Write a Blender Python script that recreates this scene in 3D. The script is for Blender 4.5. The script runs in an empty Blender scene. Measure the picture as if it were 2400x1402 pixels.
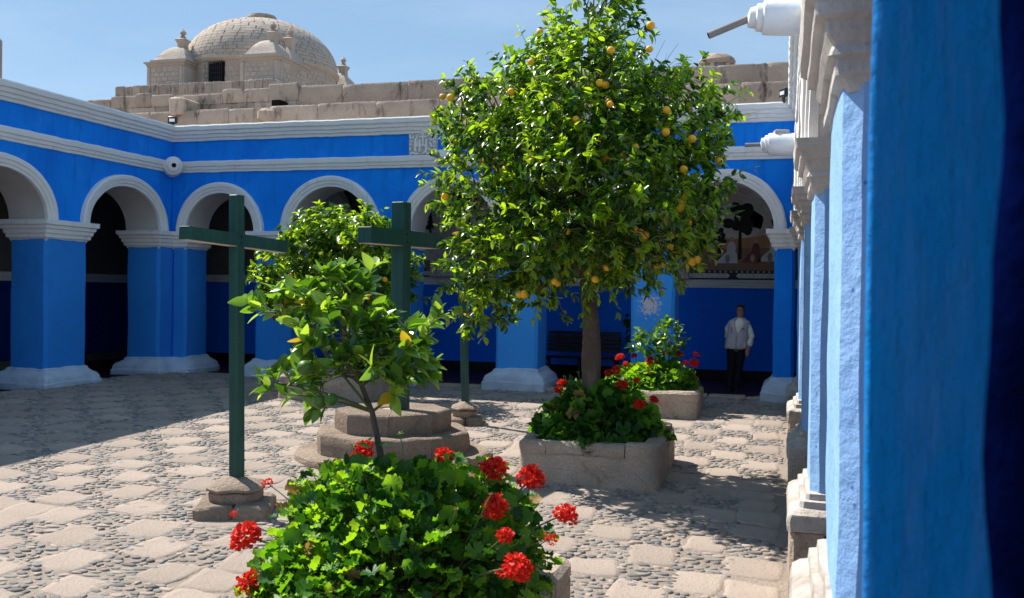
import bpy, math, random
import numpy as np
from mathutils import Matrix, Vector

random.seed(7)
RNG = np.random.default_rng(7)
SC = bpy.context.scene
COL = SC.collection
rad = math.radians

# ------------------------------------------------------------------ camera
F_PX, CX, CY = 2254.0, 1200.0, 701.0            # focal length and centre for a 2400 x 1402 frame
def _ray(u, v):
    return np.array([(u - CX) / F_PX, -(v - CY) / F_PX, -1.0])
_v1 = _ray(1842, 688); _v1 /= np.linalg.norm(_v1)   # direction of the side arcades
_h = np.array([math.cos(rad(.75)), -math.sin(rad(.75)), 0])
_up = np.cross(_h, _v1); _up /= np.linalg.norm(_up)
if _up[1] < 0: _up = -_up
_X = np.cross(_v1, _up)
ROT = np.array([_X, _v1, _up])
CAM = np.array([0.0, 0.0, 2.0])
def proj(P):
    P = np.atleast_2d(P)
    c = (P - CAM) @ ROT
    d = np.maximum(-c[:, 2], 1e-3)
    return np.stack([CX + F_PX * c[:, 0] / d, CY - F_PX * c[:, 1] / d, d], 1)

cd = bpy.data.cameras.new('camera')
cd.sensor_width = 36; cd.lens = 36 * F_PX / 2400
cd.clip_start = .05; cd.clip_end = 2000
cd.dof.use_dof = True; cd.dof.focus_distance = 9.5; cd.dof.aperture_fstop = 4.0
cam = bpy.data.objects.new('camera', cd); COL.objects.link(cam)
M4 = Matrix.Identity(4)
for i in range(3):
    for j in range(3): M4[i][j] = ROT[i, j]
M4.translation = Vector(CAM)
cam.matrix_world = M4
SC.camera = cam

# ------------------------------------------------------------------ light
SUN = np.array([-.745, .27, 1.0]); SUN /= np.linalg.norm(SUN)
SUN_EL = math.asin(SUN[2]); SUN_AZ = math.atan2(SUN[0], SUN[1])
w = bpy.data.worlds.new('World'); SC.world = w; w.use_nodes = True
nt = w.node_tree; nt.nodes.clear()
wo = nt.nodes.new('ShaderNodeOutputWorld'); wb = nt.nodes.new('ShaderNodeBackground')
sky = nt.nodes.new('ShaderNodeTexSky'); sky.sky_type = 'NISHITA'; sky.sun_disc = False
sky.sun_elevation = SUN_EL; sky.sun_rotation = SUN_AZ; sky.altitude = 1600; sky.dust_density = .7; sky.ozone_density = 1.4
tc = nt.nodes.new('ShaderNodeTexCoord'); mp = nt.nodes.new('ShaderNodeMapping')
mp.inputs['Scale'].default_value = (1.2, 2.2, 7.0); mp.inputs['Rotation'].default_value = (.1, .25, .4)
nz = nt.nodes.new('ShaderNodeTexNoise'); nz.inputs['Scale'].default_value = 1.6; nz.inputs['Detail'].default_value = 7; nz.inputs['Roughness'].default_value = .62
cr = nt.nodes.new('ShaderNodeValToRGB'); cr.color_ramp.elements[0].position = .42; cr.color_ramp.elements[1].position = .85
cr.color_ramp.elements[1].color = (.20, .20, .20, 1)
mx = nt.nodes.new('ShaderNodeMix'); mx.data_type = 'RGBA'; mx.inputs[7].default_value = (7.0, 8.0, 9.0, 1)
nt.links.new(tc.outputs['Generated'], mp.inputs['Vector']); nt.links.new(mp.outputs[0], nz.inputs['Vector'])
nt.links.new(nz.outputs['Fac'], cr.inputs[0]); nt.links.new(cr.outputs[0], mx.inputs[0])
ev = nt.nodes.new('ShaderNodeMix'); ev.data_type = 'RGBA'; ev.inputs[0].default_value = .62; ev.inputs[7].default_value = (2.15, 3.55, 5.1, 1)
nt.links.new(sky.outputs[0], ev.inputs[6]); nt.links.new(ev.outputs[2], mx.inputs[6]); nt.links.new(mx.outputs[2], wb.inputs[0])
wb.inputs[1].default_value = .090
nt.links.new(wb.outputs[0], wo.inputs[0])

sl = bpy.data.lights.new('sun', 'SUN'); sl.energy = 4.7; sl.angle = rad(.5); sl.color = (1.0, .94, .855)
so = bpy.data.objects.new('sun', sl); COL.objects.link(so)
so.rotation_euler = Vector(SUN).to_track_quat('Z', 'Y').to_euler(); so.location = (-20, 10, 30)
SC.view_settings.view_transform = 'Standard'; SC.view_settings.look = 'None'
SC.view_settings.exposure = .76; SC.view_settings.gamma = 1; SC.view_settings.use_curve_mapping = False
SC.render.engine = 'CYCLES'
SC.cycles.max_bounces = 8; SC.cycles.diffuse_bounces = 4; SC.cycles.glossy_bounces = 3; SC.cycles.transmission_bounces = 4
SC.cycles.sample_clamp_indirect = 8
SC.cycles.use_denoising = True

# ------------------------------------------------------------------ noise
def _hash(i, j, k, s):
    n = (i.astype(np.int64) * 374761393 + j.astype(np.int64) * 668265263 + k.astype(np.int64) * 2147483647 + s * 1274126177) & 0xFFFFFFFF
    n = ((n ^ (n >> 13)) * 1274126177) & 0xFFFFFFFF
    n = ((n ^ (n >> 16)) * 2246822519) & 0xFFFFFFFF
    return ((n ^ (n >> 15)) & 0xFFFF) / 32767.5 - 1.0
def vnoise(P, s=0):
    P = np.asarray(P, float); I = np.floor(P).astype(np.int64); f = P - I; f = f * f * (3 - 2 * f)
    r = 0
    for a in (0, 1):
        for b in (0, 1):
            for c in (0, 1):
                wgt = (f[:, 0] if a else 1 - f[:, 0]) * (f[:, 1] if b else 1 - f[:, 1]) * (f[:, 2] if c else 1 - f[:, 2])
                r = r + wgt * _hash(I[:, 0] + a, I[:, 1] + b, I[:, 2] + c, s)
    return r
def fnoise(P, s=0, oct=3):
    r, a, P = 0, 1.0, np.asarray(P, float)
    for o in range(oct):
        r = r + a * vnoise(P * 2 ** o, s + o); a *= .5
    return r
def wobble(V, amp, scale, s=0, oct=2):
    if amp == 0: return V
    d = np.stack([fnoise(V * scale + 17.3 * k, s + 11 * k, oct) for k in range(3)], 1)
    return V + amp * d

# ------------------------------------------------------------------ mesh helpers
ORG = {}
class Bm:
    def __init__(s): s.V = []; s.F = []; s.mi = []; s.n = 0
    def add(s, V, F, m=0):
        V = np.asarray(V, float); s.V.append(V)
        for f in (F if isinstance(F, list) else [F]):
            f = np.asarray(f, np.int64)
            if len(f) == 0: continue
            s.F.append(f + s.n); s.mi.append(np.full(len(f), m, np.int32))
        s.n += len(V); return s
def build_mesh(name, b, mats, smooth=True, sharp=None, org=(0, 0, 0)):
    me = bpy.data.meshes.new(name)
    V = np.concatenate(b.V) - np.asarray(org, float)
    me.vertices.add(len(V)); me.vertices.foreach_set('co', V.astype(np.float32).ravel())
    nl = sum(f.size for f in b.F); npoly = sum(len(f) for f in b.F)
    me.loops.add(nl); me.loops.foreach_set('vertex_index', np.concatenate([f.ravel() for f in b.F]).astype(np.int32))
    me.polygons.add(npoly)
    tot = np.concatenate([np.full(len(f), f.shape[1], np.int32) for f in b.F])
    st = np.concatenate([[0], np.cumsum(tot)[:-1]]).astype(np.int32)
    me.polygons.foreach_set('loop_start', st)
    me.polygons.foreach_set('material_index', np.concatenate(b.mi))
    me.polygons.foreach_set('use_smooth', np.full(npoly, smooth))
    me.update(calc_edges=True); me.validate()
    for m in (mats if isinstance(mats, (list, tuple)) else [mats]): me.materials.append(m)
    if smooth and sharp: me.set_sharp_from_angle(angle=rad(sharp))
    return me
def thing(name, label, cat, loc=(0, 0, 0), group=None):
    o = bpy.data.objects.new(name, None); COL.objects.link(o); o.location = loc
    o.empty_display_size = .1
    o['label'] = label; o['category'] = cat
    if group: o['group'] = group
    ORG[o.name] = np.array(loc, float); return o
def part(name, b, mats, parent=None, smooth=True, sharp=35, kind=None, label=None):
    org = ORG[parent.name] if parent else np.zeros(3)
    me = b if isinstance(b, bpy.types.Mesh) else build_mesh(name, b, mats, smooth, sharp, org)
    o = bpy.data.objects.new(name, me); COL.objects.link(o)
    if parent: o.parent = parent
    ORG[o.name] = org
    if kind: o['kind'] = kind
    if label: o['label'] = label
    return o
def solo(name, b, mats, label, cat, loc=(0, 0, 0), group=None, sharp=35):
    me = build_mesh(name, b, mats, True, sharp, loc)
    o = bpy.data.objects.new(name, me); COL.objects.link(o); o.location = loc
    o['label'] = label; o['category'] = cat
    if group: o['group'] = group
    ORG[o.name] = np.array(loc, float); return o
def grid(P, close_u=False, close_v=False):
    """P (nu,nv,3) -> verts, quads"""
    nu, nv = P.shape[:2]
    idx = np.arange(nu * nv).reshape(nu, nv)
    if close_u: idx = np.concatenate([idx, idx[:1]], 0)
    if close_v: idx = np.concatenate([idx, idx[:, :1]], 1)
    q = np.stack([idx[:-1, :-1], idx[:-1, 1:], idx[1:, 1:], idx[1:, :-1]], -1).reshape(-1, 4)
    return P.reshape(-1, 3), q
def capfan(ring):
    n = len(ring); V = np.concatenate([ring, ring.mean(0)[None]])
    i = np.arange(n)
    return V, np.stack([i, (i + 1) % n, np.full(n, n)], 1)
def loft(b, R, m=0, cap0=True, cap1=True, close=True):
    R = np.asarray(R, float)
    b.add(*grid(R, close_v=close), m)
    if cap0: b.add(*capfan(R[0][::-1]), m)
    if cap1: b.add(*capfan(R[-1]), m)
def rrect(hx, hy, r, seg=.2, nc=2, ang=0):
    """rounded (chamfered when nc=1) rectangle outline, subdivided; the point count depends on hx,hy,r only through the caller's n"""
    pts = []
    cs = [(hx - r, hy - r, 0), (-hx + r, hy - r, 90), (-hx + r, -hy + r, 180), (hx - r, -hy + r, 270)]
    for (x, y, a0) in cs:
        for k in range(nc + 1):
            a = rad(a0 + 90 * k / max(nc, 1)); pts.append((x + r * math.cos(a), y + r * math.sin(a)))
    pts = np.array(pts)
    out = []
    for i in range(len(pts)):
        a, c = pts[i], pts[(i + 1) % len(pts)]
        n = seg[i % (nc + 1) == nc and (i // (nc + 1)) % 2] if isinstance(seg, tuple) and i % (nc + 1) == nc else 1
        for k in range(n): out.append(a + (c - a) * k / n)
    out = np.array(out)
    if ang:
        ca, sa = math.cos(ang), math.sin(ang); out = out @ np.array([[ca, sa], [-sa, ca]])
    return out
def prof(b, cx, cy, hx, hy, profile, ch=.03, seg=(4, 4), nc=1, amp=0, nscale=2.5, m=0, caps=(True, True), ang=0, seed=0):
    """stack of rectangle outlines: profile = [(offset, z), ...]"""
    R = []
    for (o, z) in profile:
        p = rrect(hx + o, hy + o, min(ch if ch > 0 else .001, hx + o - .001), seg, nc, ang)
        R.append(np.concatenate([p + [cx, cy], np.full((len(p), 1), z)], 1))
    R = np.array(R); sh = R.shape
    R = wobble(R.reshape(-1, 3), amp, nscale, seed).reshape(sh)
    loft(b, R, m, caps[0], caps[1])
def box(b, x0, x1, y0, y1, z0, z1, bev=.008, m=0, amp=0, nscale=5, seed=0, ang=0, piv=None):
    cx, cy, hx, hy = (x0 + x1) / 2, (y0 + y1) / 2, abs(x1 - x0) / 2, abs(y1 - y0) / 2
    bev = min(bev, hx * .8, hy * .8, abs(z1 - z0) * .45)
    bb = Bm()
    prof(bb, cx, cy, hx, hy, [(-bev, z0), (0, z0 + bev), (0, z1 - bev), (-bev, z1)], bev, (1, 1), 1)
    V = np.concatenate(bb.V)
    if amp: V = wobble(V, amp, nscale, seed)
    if ang:
        p = np.array(piv if piv is not None else (cx, cy)); c, s = math.cos(ang), math.sin(ang)
        V[:, :2] = (V[:, :2] - p) @ np.array([[c, s], [-s, c]]) + p
    b.add(V, bb.F, m)
def tube(b, P, r, sides=8, m=0, cap=True):
    P = np.asarray(P, float); n = len(P); r = np.broadcast_to(np.asarray(r, float), (n,))
    T = np.gradient(P, axis=0); T /= np.linalg.norm(T, axis=1)[:, None] + 1e-9
    up = np.array([0, 0, 1.0]) if abs(T[0, 2]) < .9 else np.array([1.0, 0, 0])
    R = []
    for i in range(n):
        x = np.cross(T[i], up); x /= np.linalg.norm(x) + 1e-9; y = np.cross(T[i], x); up = -np.cross(T[i], x) if False else up
        a = np.arange(sides) / sides * 2 * math.pi
        R.append(P[i] + r[i] * (np.cos(a)[:, None] * x + np.sin(a)[:, None] * y))
    loft(b, np.array(R), m, cap, cap)
def lathe(b, c, pr, n=20, m=0, cap=True, axis=None):
    a = np.arange(n) / n * 2 * math.pi
    R = np.array([[(r * math.cos(t), r * math.sin(t), z) for t in a] for (r, z) in pr])
    if axis is not None:
        q = np.array(Vector(axis).to_track_quat('Z', 'Y').to_matrix()); R = R @ q.T
    R = R + np.asarray(c, float)
    loft(b, R, m, cap, cap)
def sweep(b, path, sec, closed_path=False, m=0, amp=0, nscale=3, seed=0, caps=True, out=None):
    """section (out, up) pushed along a horizontal path; out = side to the right of travel unless a fixed vector is given"""
    path = np.asarray(path, float); sec = np.asarray(sec, float); n = len(path)
    if closed_path: T = np.roll(path, -1, 0) - np.roll(path, 1, 0)
    else: T = np.gradient(path, axis=0)
    T[:, 2] = 0; T /= np.linalg.norm(T, axis=1)[:, None]
    O = np.stack([T[:, 1], -T[:, 0], T[:, 0] * 0], 1) if out is None else np.tile(np.asarray(out, float), (n, 1))
    R = path[:, None, :] + sec[None, :, 0, None] * O[:, None, :] + sec[None, :, 1, None] * np.array([0, 0, 1.0])
    R = wobble(R.reshape(-1, 3), amp, nscale, seed).reshape(R.shape)
    b.add(*grid(R, close_u=closed_path, close_v=True), m)
    if caps and not closed_path:
        b.add(*capfan(R[0][::-1]), m); b.add(*capfan(R[-1]), m)

# ------------------------------------------------------------------ materials
def nodes(name):
    m = bpy.data.materials.new(name); m.use_nodes = True
    t = m.node_tree; return m, t, t.nodes['Principled BSDF'], t.nodes['Material Output']
def tex_noise(t, vec, scale, detail=4, rough=.55, dist=0):
    n = t.nodes.new('ShaderNodeTexNoise'); n.inputs['Scale'].default_value = scale; n.inputs['Detail'].default_value = detail
    n.inputs['Roughness'].default_value = rough; n.inputs['Distortion'].default_value = dist
    t.links.new(vec, n.inputs['Vector']); return n.outputs['Fac']
def ramp(t, fac, p0, p1, c0=(0, 0, 0, 1), c1=(1, 1, 1, 1)):
    r = t.nodes.new('ShaderNodeValToRGB'); e = r.color_ramp.elements
    e[0].position, e[1].position, e[0].color, e[1].color = p0, p1, c0, c1
    t.links.new(fac, r.inputs[0]); return r.outputs[0]
def mixc(t, fac, a, b, mode='MIX'):
    n = t.nodes.new('ShaderNodeMix'); n.data_type = 'RGBA'; n.blend_type = mode
    for s, v in ((6, a), (7, b)):
        if isinstance(v, tuple): n.inputs[s].default_value = (*v[:3], 1)
        else: t.links.new(v, n.inputs[s])
    if isinstance(fac, (int, float)): n.inputs[0].default_value = fac
    else: t.links.new(fac, n.inputs[0])
    return n.outputs[2]
def plaster(name, c1, c2, scale=1.2, p=(.35, .7), rough=.85, bump=.25, bscale=18, streak=None, sp=(.5, .75), fine=None, spec=.25, bdist=.01, speck=None, patch=None, rnd=0, zs=.12, sk=4.5, low=None, spot=None):
    m, t, bs, out = nodes(name)
    co = t.nodes.new('ShaderNodeTexCoord').outputs['Object']
    c = mixc(t, ramp(t, tex_noise(t, co, scale, 6, .6, .4), *p), c1, c2)
    if fine: c = mixc(t, ramp(t, tex_noise(t, co, 60, 3), .3, .75), c, fine, 'MULTIPLY')
    if patch:   # worn patches: (colour, scale, p0, p1)
        c = mixc(t, ramp(t, tex_noise(t, co, patch[1], 8, .7, .6), patch[2], patch[3]), c, patch[0])
    if low:     # scuffed, washed-out splash zone near the ground: (colour, height, softness)
        sx = t.nodes.new('ShaderNodeSeparateXYZ'); t.links.new(co, sx.inputs[0])
        ad = t.nodes.new('ShaderNodeMath'); ad.operation = 'MULTIPLY_ADD'; ad.inputs[1].default_value = 1.6; t.links.new(tex_noise(t, co, 2.6, 7, .7), ad.inputs[0]); t.links.new(sx.outputs[2], ad.inputs[2])
        c = mixc(t, ramp(t, ad.outputs[0], low[1] + .3, low[1] + .3 + low[2], (.8, .8, .8, 1), (0, 0, 0, 1)), c, low[0])
    if spot:    # one flaked patch: (colour, centre, radius)
        vd = t.nodes.new('ShaderNodeVectorMath'); vd.operation = 'DISTANCE'; vd.inputs[1].default_value = spot[1]; t.links.new(co, vd.inputs[0])
        ma = t.nodes.new('ShaderNodeMath'); ma.operation = 'MULTIPLY_ADD'; ma.inputs[1].default_value = -1.1; t.links.new(tex_noise(t, co, 14, 6, .75), ma.inputs[0]); t.links.new(vd.outputs[1], ma.inputs[2])
        m2 = t.nodes.new('ShaderNodeMath'); m2.operation = 'ADD'; m2.inputs[1].default_value = .9; t.links.new(ma.outputs[0], m2.inputs[0])
        c = mixc(t, ramp(t, m2.outputs[0], spot[2] + .41, spot[2] + .43, (1, 1, 1, 1), (0, 0, 0, 1)), c, spot[0])
    if streak:
        mpn = t.nodes.new('ShaderNodeMapping'); mpn.inputs['Scale'].default_value = (1, 1, zs)
        t.links.new(co, mpn.inputs['Vector'])
        c = mixc(t, ramp(t, tex_noise(t, mpn.outputs[0], sk, 6, .65), *sp), c, streak)
    if speck:
        v = t.nodes.new('ShaderNodeTexVoronoi'); v.inputs['Scale'].default_value = speck[1]; t.links.new(co, v.inputs['Vector'])
        c = mixc(t, ramp(t, v.outputs['Distance'], speck[2], speck[2] + .04, (1, 1, 1, 1), (0, 0, 0, 1)), c, speck[0])
    if rnd:
        oi = t.nodes.new('ShaderNodeObjectInfo'); hs = t.nodes.new('ShaderNodeHueSaturation')
        mr = t.nodes.new('ShaderNodeMapRange'); mr.inputs[3].default_value = 1 - rnd; mr.inputs[4].default_value = 1 + rnd
        t.links.new(oi.outputs['Random'], mr.inputs[0]); t.links.new(mr.outputs[0], hs.inputs['Value']); t.links.new(c, hs.inputs['Color']); c = hs.outputs[0]
    t.links.new(c, bs.inputs['Base Color'])
    bs.inputs['Roughness'].default_value = rough; bs.inputs['Specular IOR Level'].default_value = spec
    b1 = tex_noise(t, co, bscale, 8, .65)
    if streak and sk > 14 and zs > .1:
        ba = t.nodes.new('ShaderNodeMath'); ba.operation = 'MULTIPLY_ADD'; ba.inputs[1].default_value = .8
        t.links.new(tex_noise(t, mpn.outputs[0], sk * .8, 5, .6), ba.inputs[0]); t.links.new(b1, ba.inputs[2]); b1 = ba.outputs[0]
    bn = t.nodes.new('ShaderNodeBump'); bn.inputs['Strength'].default_value = bump; bn.inputs['Distance'].default_value = bdist * 2
    t.links.new(b1, bn.inputs['Height']); t.links.new(bn.outputs[0], bs.inputs['Normal'])
    return m
def leafmat(name, col, trans, tcol=None, rough=.27, spec=.6, vary=.25):
    m, t, bs, out = nodes(name)
    co = t.nodes.new('ShaderNodeTexCoord').outputs['Object']
    f = tex_noise(t, co, 9, 2)
    c = mixc(t, f, tuple(x * (1 - vary) for x in col), tuple(min(1, x * (1 + vary)) for x in col))
    t.links.new(c, bs.inputs['Base Color']); bs.inputs['Roughness'].default_value = rough; bs.inputs['Specular IOR Level'].default_value = spec
    tr = t.nodes.new('ShaderNodeBsdfTranslucent'); tr.inputs['Color'].default_value = (*(tcol or col), 1)
    ms = t.nodes.new('ShaderNodeMixShader'); ms.inputs[0].default_value = trans
    t.links.new(bs.outputs[0], ms.inputs[1]); t.links.new(tr.outputs[0], ms.inputs[2]); t.links.new(ms.outputs[0], out.inputs[0])
    return m
def plain(name, col, rough=.6, spec=.4, metal=0, bump=0, bscale=40, var=.0):
    m, t, bs, out = nodes(name)
    bs.inputs['Base Color'].default_value = (*col, 1); bs.inputs['Roughness'].default_value = rough
    bs.inputs['Specular IOR Level'].default_value = spec; bs.inputs['Metallic'].default_value = metal
    co = t.nodes.new('ShaderNodeTexCoord').outputs['Object']
    if var:
        c = mixc(t, tex_noise(t, co, 6, 5), tuple(x * (1 - var) for x in col), tuple(min(1, x * (1 + var)) for x in col)); t.links.new(c, bs.inputs['Base Color'])
    if bump:
        bn = t.nodes.new('ShaderNodeBump'); bn.inputs['Strength'].default_value = bump; bn.inputs['Distance'].default_value = .01
        t.links.new(tex_noise(t, co, bscale, 5), bn.inputs['Height']); t.links.new(bn.outputs[0], bs.inputs['Normal'])
    return m

BLUE = plaster('blue_limewash', (.0003, .19, .78), (.002, .27, .92), .8, (.3, .7), .8, .45, 10, streak=(.003, .15, .60), sp=(.52, .78), patch=((.016, .31, .92), 1.5, .54, .74))
BLUE_WORN = plaster('worn_blue_limewash', (.001, .20, .80), (.010, .28, .86), .9, (.35, .7), .85, .5, 16, patch=((.003, .10, .46), 2.2, .52, .66), streak=(.02, .24, .70), sp=(.58, .85), speck=((.02, .10, .35), 14, .05), low=((.03, .25, .72), .7, .9))
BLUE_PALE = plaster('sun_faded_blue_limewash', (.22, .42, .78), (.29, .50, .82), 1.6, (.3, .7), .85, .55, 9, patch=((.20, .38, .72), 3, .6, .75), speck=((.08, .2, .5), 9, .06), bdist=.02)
BLUE_PEEL = plaster('peeling_blue_limewash', (.012, .26, .85), (.035, .33, .90), 1.3, (.35, .7), .85, .6, 18, patch=((.06, .38, .92), 1.3, .52, .7), streak=(.07, .34, .80), sp=(.55, .85), low=((.06, .36, .92), 1.0, .9), spot=((.66, .60, .62), (3.98, .0, 1.74), .09))
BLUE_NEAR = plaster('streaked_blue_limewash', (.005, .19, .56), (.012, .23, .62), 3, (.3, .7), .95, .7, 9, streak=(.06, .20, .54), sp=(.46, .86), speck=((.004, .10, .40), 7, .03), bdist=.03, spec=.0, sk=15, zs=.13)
JAMB = plaster('painted_shade_limewash', (.0004, .0012, .012), (.001, .004, .04), 3, (.35, .7), 1.0, .9, 6, bdist=.03, spec=0)  # blue taken almost to black: shade of an enclosed gallery put into the colour
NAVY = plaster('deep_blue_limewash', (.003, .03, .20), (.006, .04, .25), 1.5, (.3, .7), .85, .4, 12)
WHITE = plaster('white_limewash', (.76, .75, .73), (.82, .81, .79), 2.0, (.3, .7), .85, .5, 16, streak=(.52, .48, .44), sp=(.58, .85), patch=((.45, .40, .36), 5, .68, .8))
WHITE_DIRTY = plaster('weathered_limewash', (.62, .595, .56), (.50, .45, .40), 3.0, (.42, .72), .9, .7, 14, streak=(.36, .32, .29), sp=(.58, .8), bdist=.02)
BASE_EAST = plaster('worn_stone_limewash', (.56, .52, .48), (.40, .35, .30), 4.0, (.35, .65), .9, .9, 14, patch=((.30, .25, .21), 4, .55, .72), bdist=.02)
BASEW = plaster('scuffed_bluish_limewash', (.58, .68, .82), (.42, .48, .56), 2.5, (.35, .75), .9, .8, 12, patch=((.22, .22, .24), 5, .62, .75), bdist=.02)
SOFFIT = plaster('grey_limewash', (.52, .49, .46), (.60, .57, .54), 2.0, (.3, .7), .9, .5, 10)
STONE = plaster('sillar_stone', (.64, .52, .415), (.46, .37, .295), 2.2, (.35, .7), .95, 1.2, 22, fine=(.72, .72, .72), patch=((.24, .19, .15), 3, .56, .74), speck=((.12, .10, .085), 26, .10), bdist=.02, rnd=.10, spec=.1)
STONE_BROWN = plaster('brown_worn_stone', (.43, .34, .265), (.31, .24, .19), 2.6, (.35, .7), .95, 1.2, 20, fine=(.74, .74, .74), patch=((.17, .13, .10), 3.5, .58, .76), speck=((.10, .08, .065), 22, .11), bdist=.025, rnd=.14, spec=.1)
STONE_OLD = plaster('stained_old_stone', (.56, .45, .36), (.43, .345, .28), 1.2, (.35, .7), .95, .8, 14, fine=(.75, .75, .75), streak=(.07, .055, .048), sp=(.54, .72), patch=((.42, .38, .34), 1.8, .66, .78), bdist=.02, rnd=.16, spec=.1, zs=.35)
STONE_PALE = plaster('dome_stone_material', (.57, .49, .415), (.47, .405, .345), .9, (.3, .7), .95, .6, 6, fine=(.8, .8, .8), patch=((.24, .20, .17), 1.4, .58, .8), bdist=.03, rnd=.06, spec=.1)
STONE_JOINT = plaster('pale_joint_stone', (.56, .49, .425), (.48, .42, .365), 1.1, (.3, .7), .95, .4, 8, spec=.1)
SLAB = plaster('pink_slab_stone', (.43, .352, .295), (.345, .285, .24), 1.6, (.3, .7), .92, .7, 26, fine=(.80, .80, .80), speck=((.18, .14, .115), 22, .085), patch=((.36, .31, .27), 4, .6, .8), bdist=.012, rnd=.12, spec=.15)
MORTAR = plaster('sandy_mortar', (.43, .36, .30), (.34, .285, .24), 1.5, (.3, .7), .95, .9, 30, fine=(.78, .78, .78), bdist=.02, spec=.1)
PEB = [plaster('river_pebble_' + n, c, tuple(x * .75 for x in c), 5, (.3, .7), .75, .3, 30, spec=.3, rnd=.2) for n, c in (('grey', (.27, .24, .21)), ('dark', (.175, .162, .15)), ('warm', (.35, .285, .24)), ('blue', (.225, .22, .21)))]
TERRAIN = plaster('dry_earth', (.30, .24, .19), (.24, .19, .15), .4, (.3, .7), .95, .5, 4, spec=.1)
SOIL = plaster('dark_soil', (.06, .045, .033), (.035, .027, .02), 6, (.3, .7), .95, 1, 30, spec=.1, bdist=.04)
GREEN = plaster('dark_green_paint', (.007, .055, .044), (.014, .080, .062), 3, (.3, .7), .5, .5, 26, spec=.4, streak=(.03, .10, .085), sp=(.52, .75), sk=22, zs=.04, patch=((.10, .13, .10), 7, .70, .74))
PALE_UNDER = plain('pale_underside_wood', (.50, .43, .34), .8, .2, bump=.3, var=.2)
BARK = plaster('grey_brown_bark', (.20, .155, .12), (.13, .10, .08), 5, (.3, .7), .95, 1.0, 16, streak=(.27, .22, .175), sp=(.5, .7), bdist=.03, spec=.1)
TWIG = plain('green_brown_twig', (.11, .13, .05), .7, .2, var=.3)
ORL = [leafmat('orange_leaf_dark', (.018, .068, .009), .22, (.08, .22, .008)), leafmat('orange_leaf_mid', (.048, .125, .011), .36, (.22, .46, .01)), leafmat('orange_leaf_light', (.14, .24, .016), .48, (.52, .78, .015)), leafmat('orange_leaf_yellow', (.30, .28, .03), .4, (.6, .5, .03))]
SPL = [leafmat('lime_leaf_dark', (.04, .12, .02), .28, (.15, .36, .012)), leafmat('lime_leaf_mid', (.085, .20, .028), .36, (.30, .58, .018)), leafmat('lime_leaf_light', (.20, .34, .045), .44, (.56, .80, .05)), leafmat('lime_leaf_yellow', (.5, .34, .02), .4, (.8, .5, .02))]
GEL = [leafmat('geranium_leaf_dark', (.020, .085, .014), .26, (.08, .28, .008), .5, .35), leafmat('geranium_leaf_mid', (.06, .18, .02), .40, (.25, .58, .01), .5, .35), leafmat('geranium_leaf_light', (.13, .29, .025), .46, (.46, .80, .015), .5, .35)]
DRYL = leafmat('dry_leaf', (.32, .20, .08), .3, (.5, .3, .08), .7, .2)
RED = [leafmat('scarlet_petal', (.72, .022, .010), .30, (.9, .05, .015), .55, .25, .15), leafmat('deep_red_petal', (.52, .008, .012), .25, (.7, .02, .02), .55, .25, .2)]
ORANGE = plaster('orange_peel', (.80, .36, .012), (.86, .47, .02), 6, (.3, .7), .45, .2, 90, spec=.4)
LIMEG = plaster('green_citrus_peel', (.05, .13, .012), (.08, .17, .02), 10, (.3, .7), .4, .25, 90, spec=.4)
BLACKM = plain('black_lacquered_metal', (.012, .012, .014), .4, .4)
LAMPG = plain('lamp_glass', (.75, .77, .78), .15, .5)
PIPE = plain('grey_clay_pipe', (.26, .23, .21), .8, .2, bump=.3, var=.2)
GLASSM = plain('dusty_skylight_glass', (.20, .24, .24), .12, .5, var=.2)
DARKIN = plain('dark_opening', (.012, .011, .010), .9, .05)
DARKWOOD = plain('dark_stained_wood', (.022, .016, .012), .5, .35, bump=.2, var=.3)
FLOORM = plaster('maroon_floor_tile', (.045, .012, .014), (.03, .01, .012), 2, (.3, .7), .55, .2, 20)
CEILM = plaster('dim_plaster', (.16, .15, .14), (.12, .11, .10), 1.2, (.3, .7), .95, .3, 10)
BLACKP = plain('black_skirting_paint', (.008, .008, .010), .6, .3)

# ------------------------------------------------------------------ the lie of the ground
YB, XW, XE = 18.6, -13.22, .205          # front planes of the north, west and east arcades
def gz(x, y):
    t = np.clip((np.asarray(x) + 13.22) / 13.27, 0, 1)
    return (np.minimum(np.asarray(y), YB) - YB) * .05 * t + .075 * np.clip((-8.5 - np.asarray(x)) / 4, 0, 1)

# terrain under and beyond the convent
b = Bm()
g = np.linspace(-500, 500, 21)
P = np.stack(np.meshgrid(g, g, indexing='ij') + [np.full((21, 21), -1.6)], -1)
b.add(*grid(P)); o = part('ground', b, TERRAIN); o['kind'] = 'structure'

# courtyard paving: mortar bed, then slabs and panels of river pebbles in a chequer
paving = None
b = Bm()
xs, ys = np.arange(-13.4, .5, .07), np.arange(-2.0, 18.72, .07)
Xg, Yg = np.meshgrid(xs, ys, indexing='ij')
Z = gz(Xg, Yg)
Pm = np.stack([Xg, Yg, Z], -1)
nzv = fnoise(Pm.reshape(-1, 3) * [3, 3, 0] + .5, 3, 3).reshape(Xg.shape)
Pm[..., 2] += .008 * nzv - .003
b.add(*grid(Pm)); paving = part('courtyard_paving', b, MORTAR); paving['kind'] = 'structure'
ORG[paving.name] = np.zeros(3)

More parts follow.
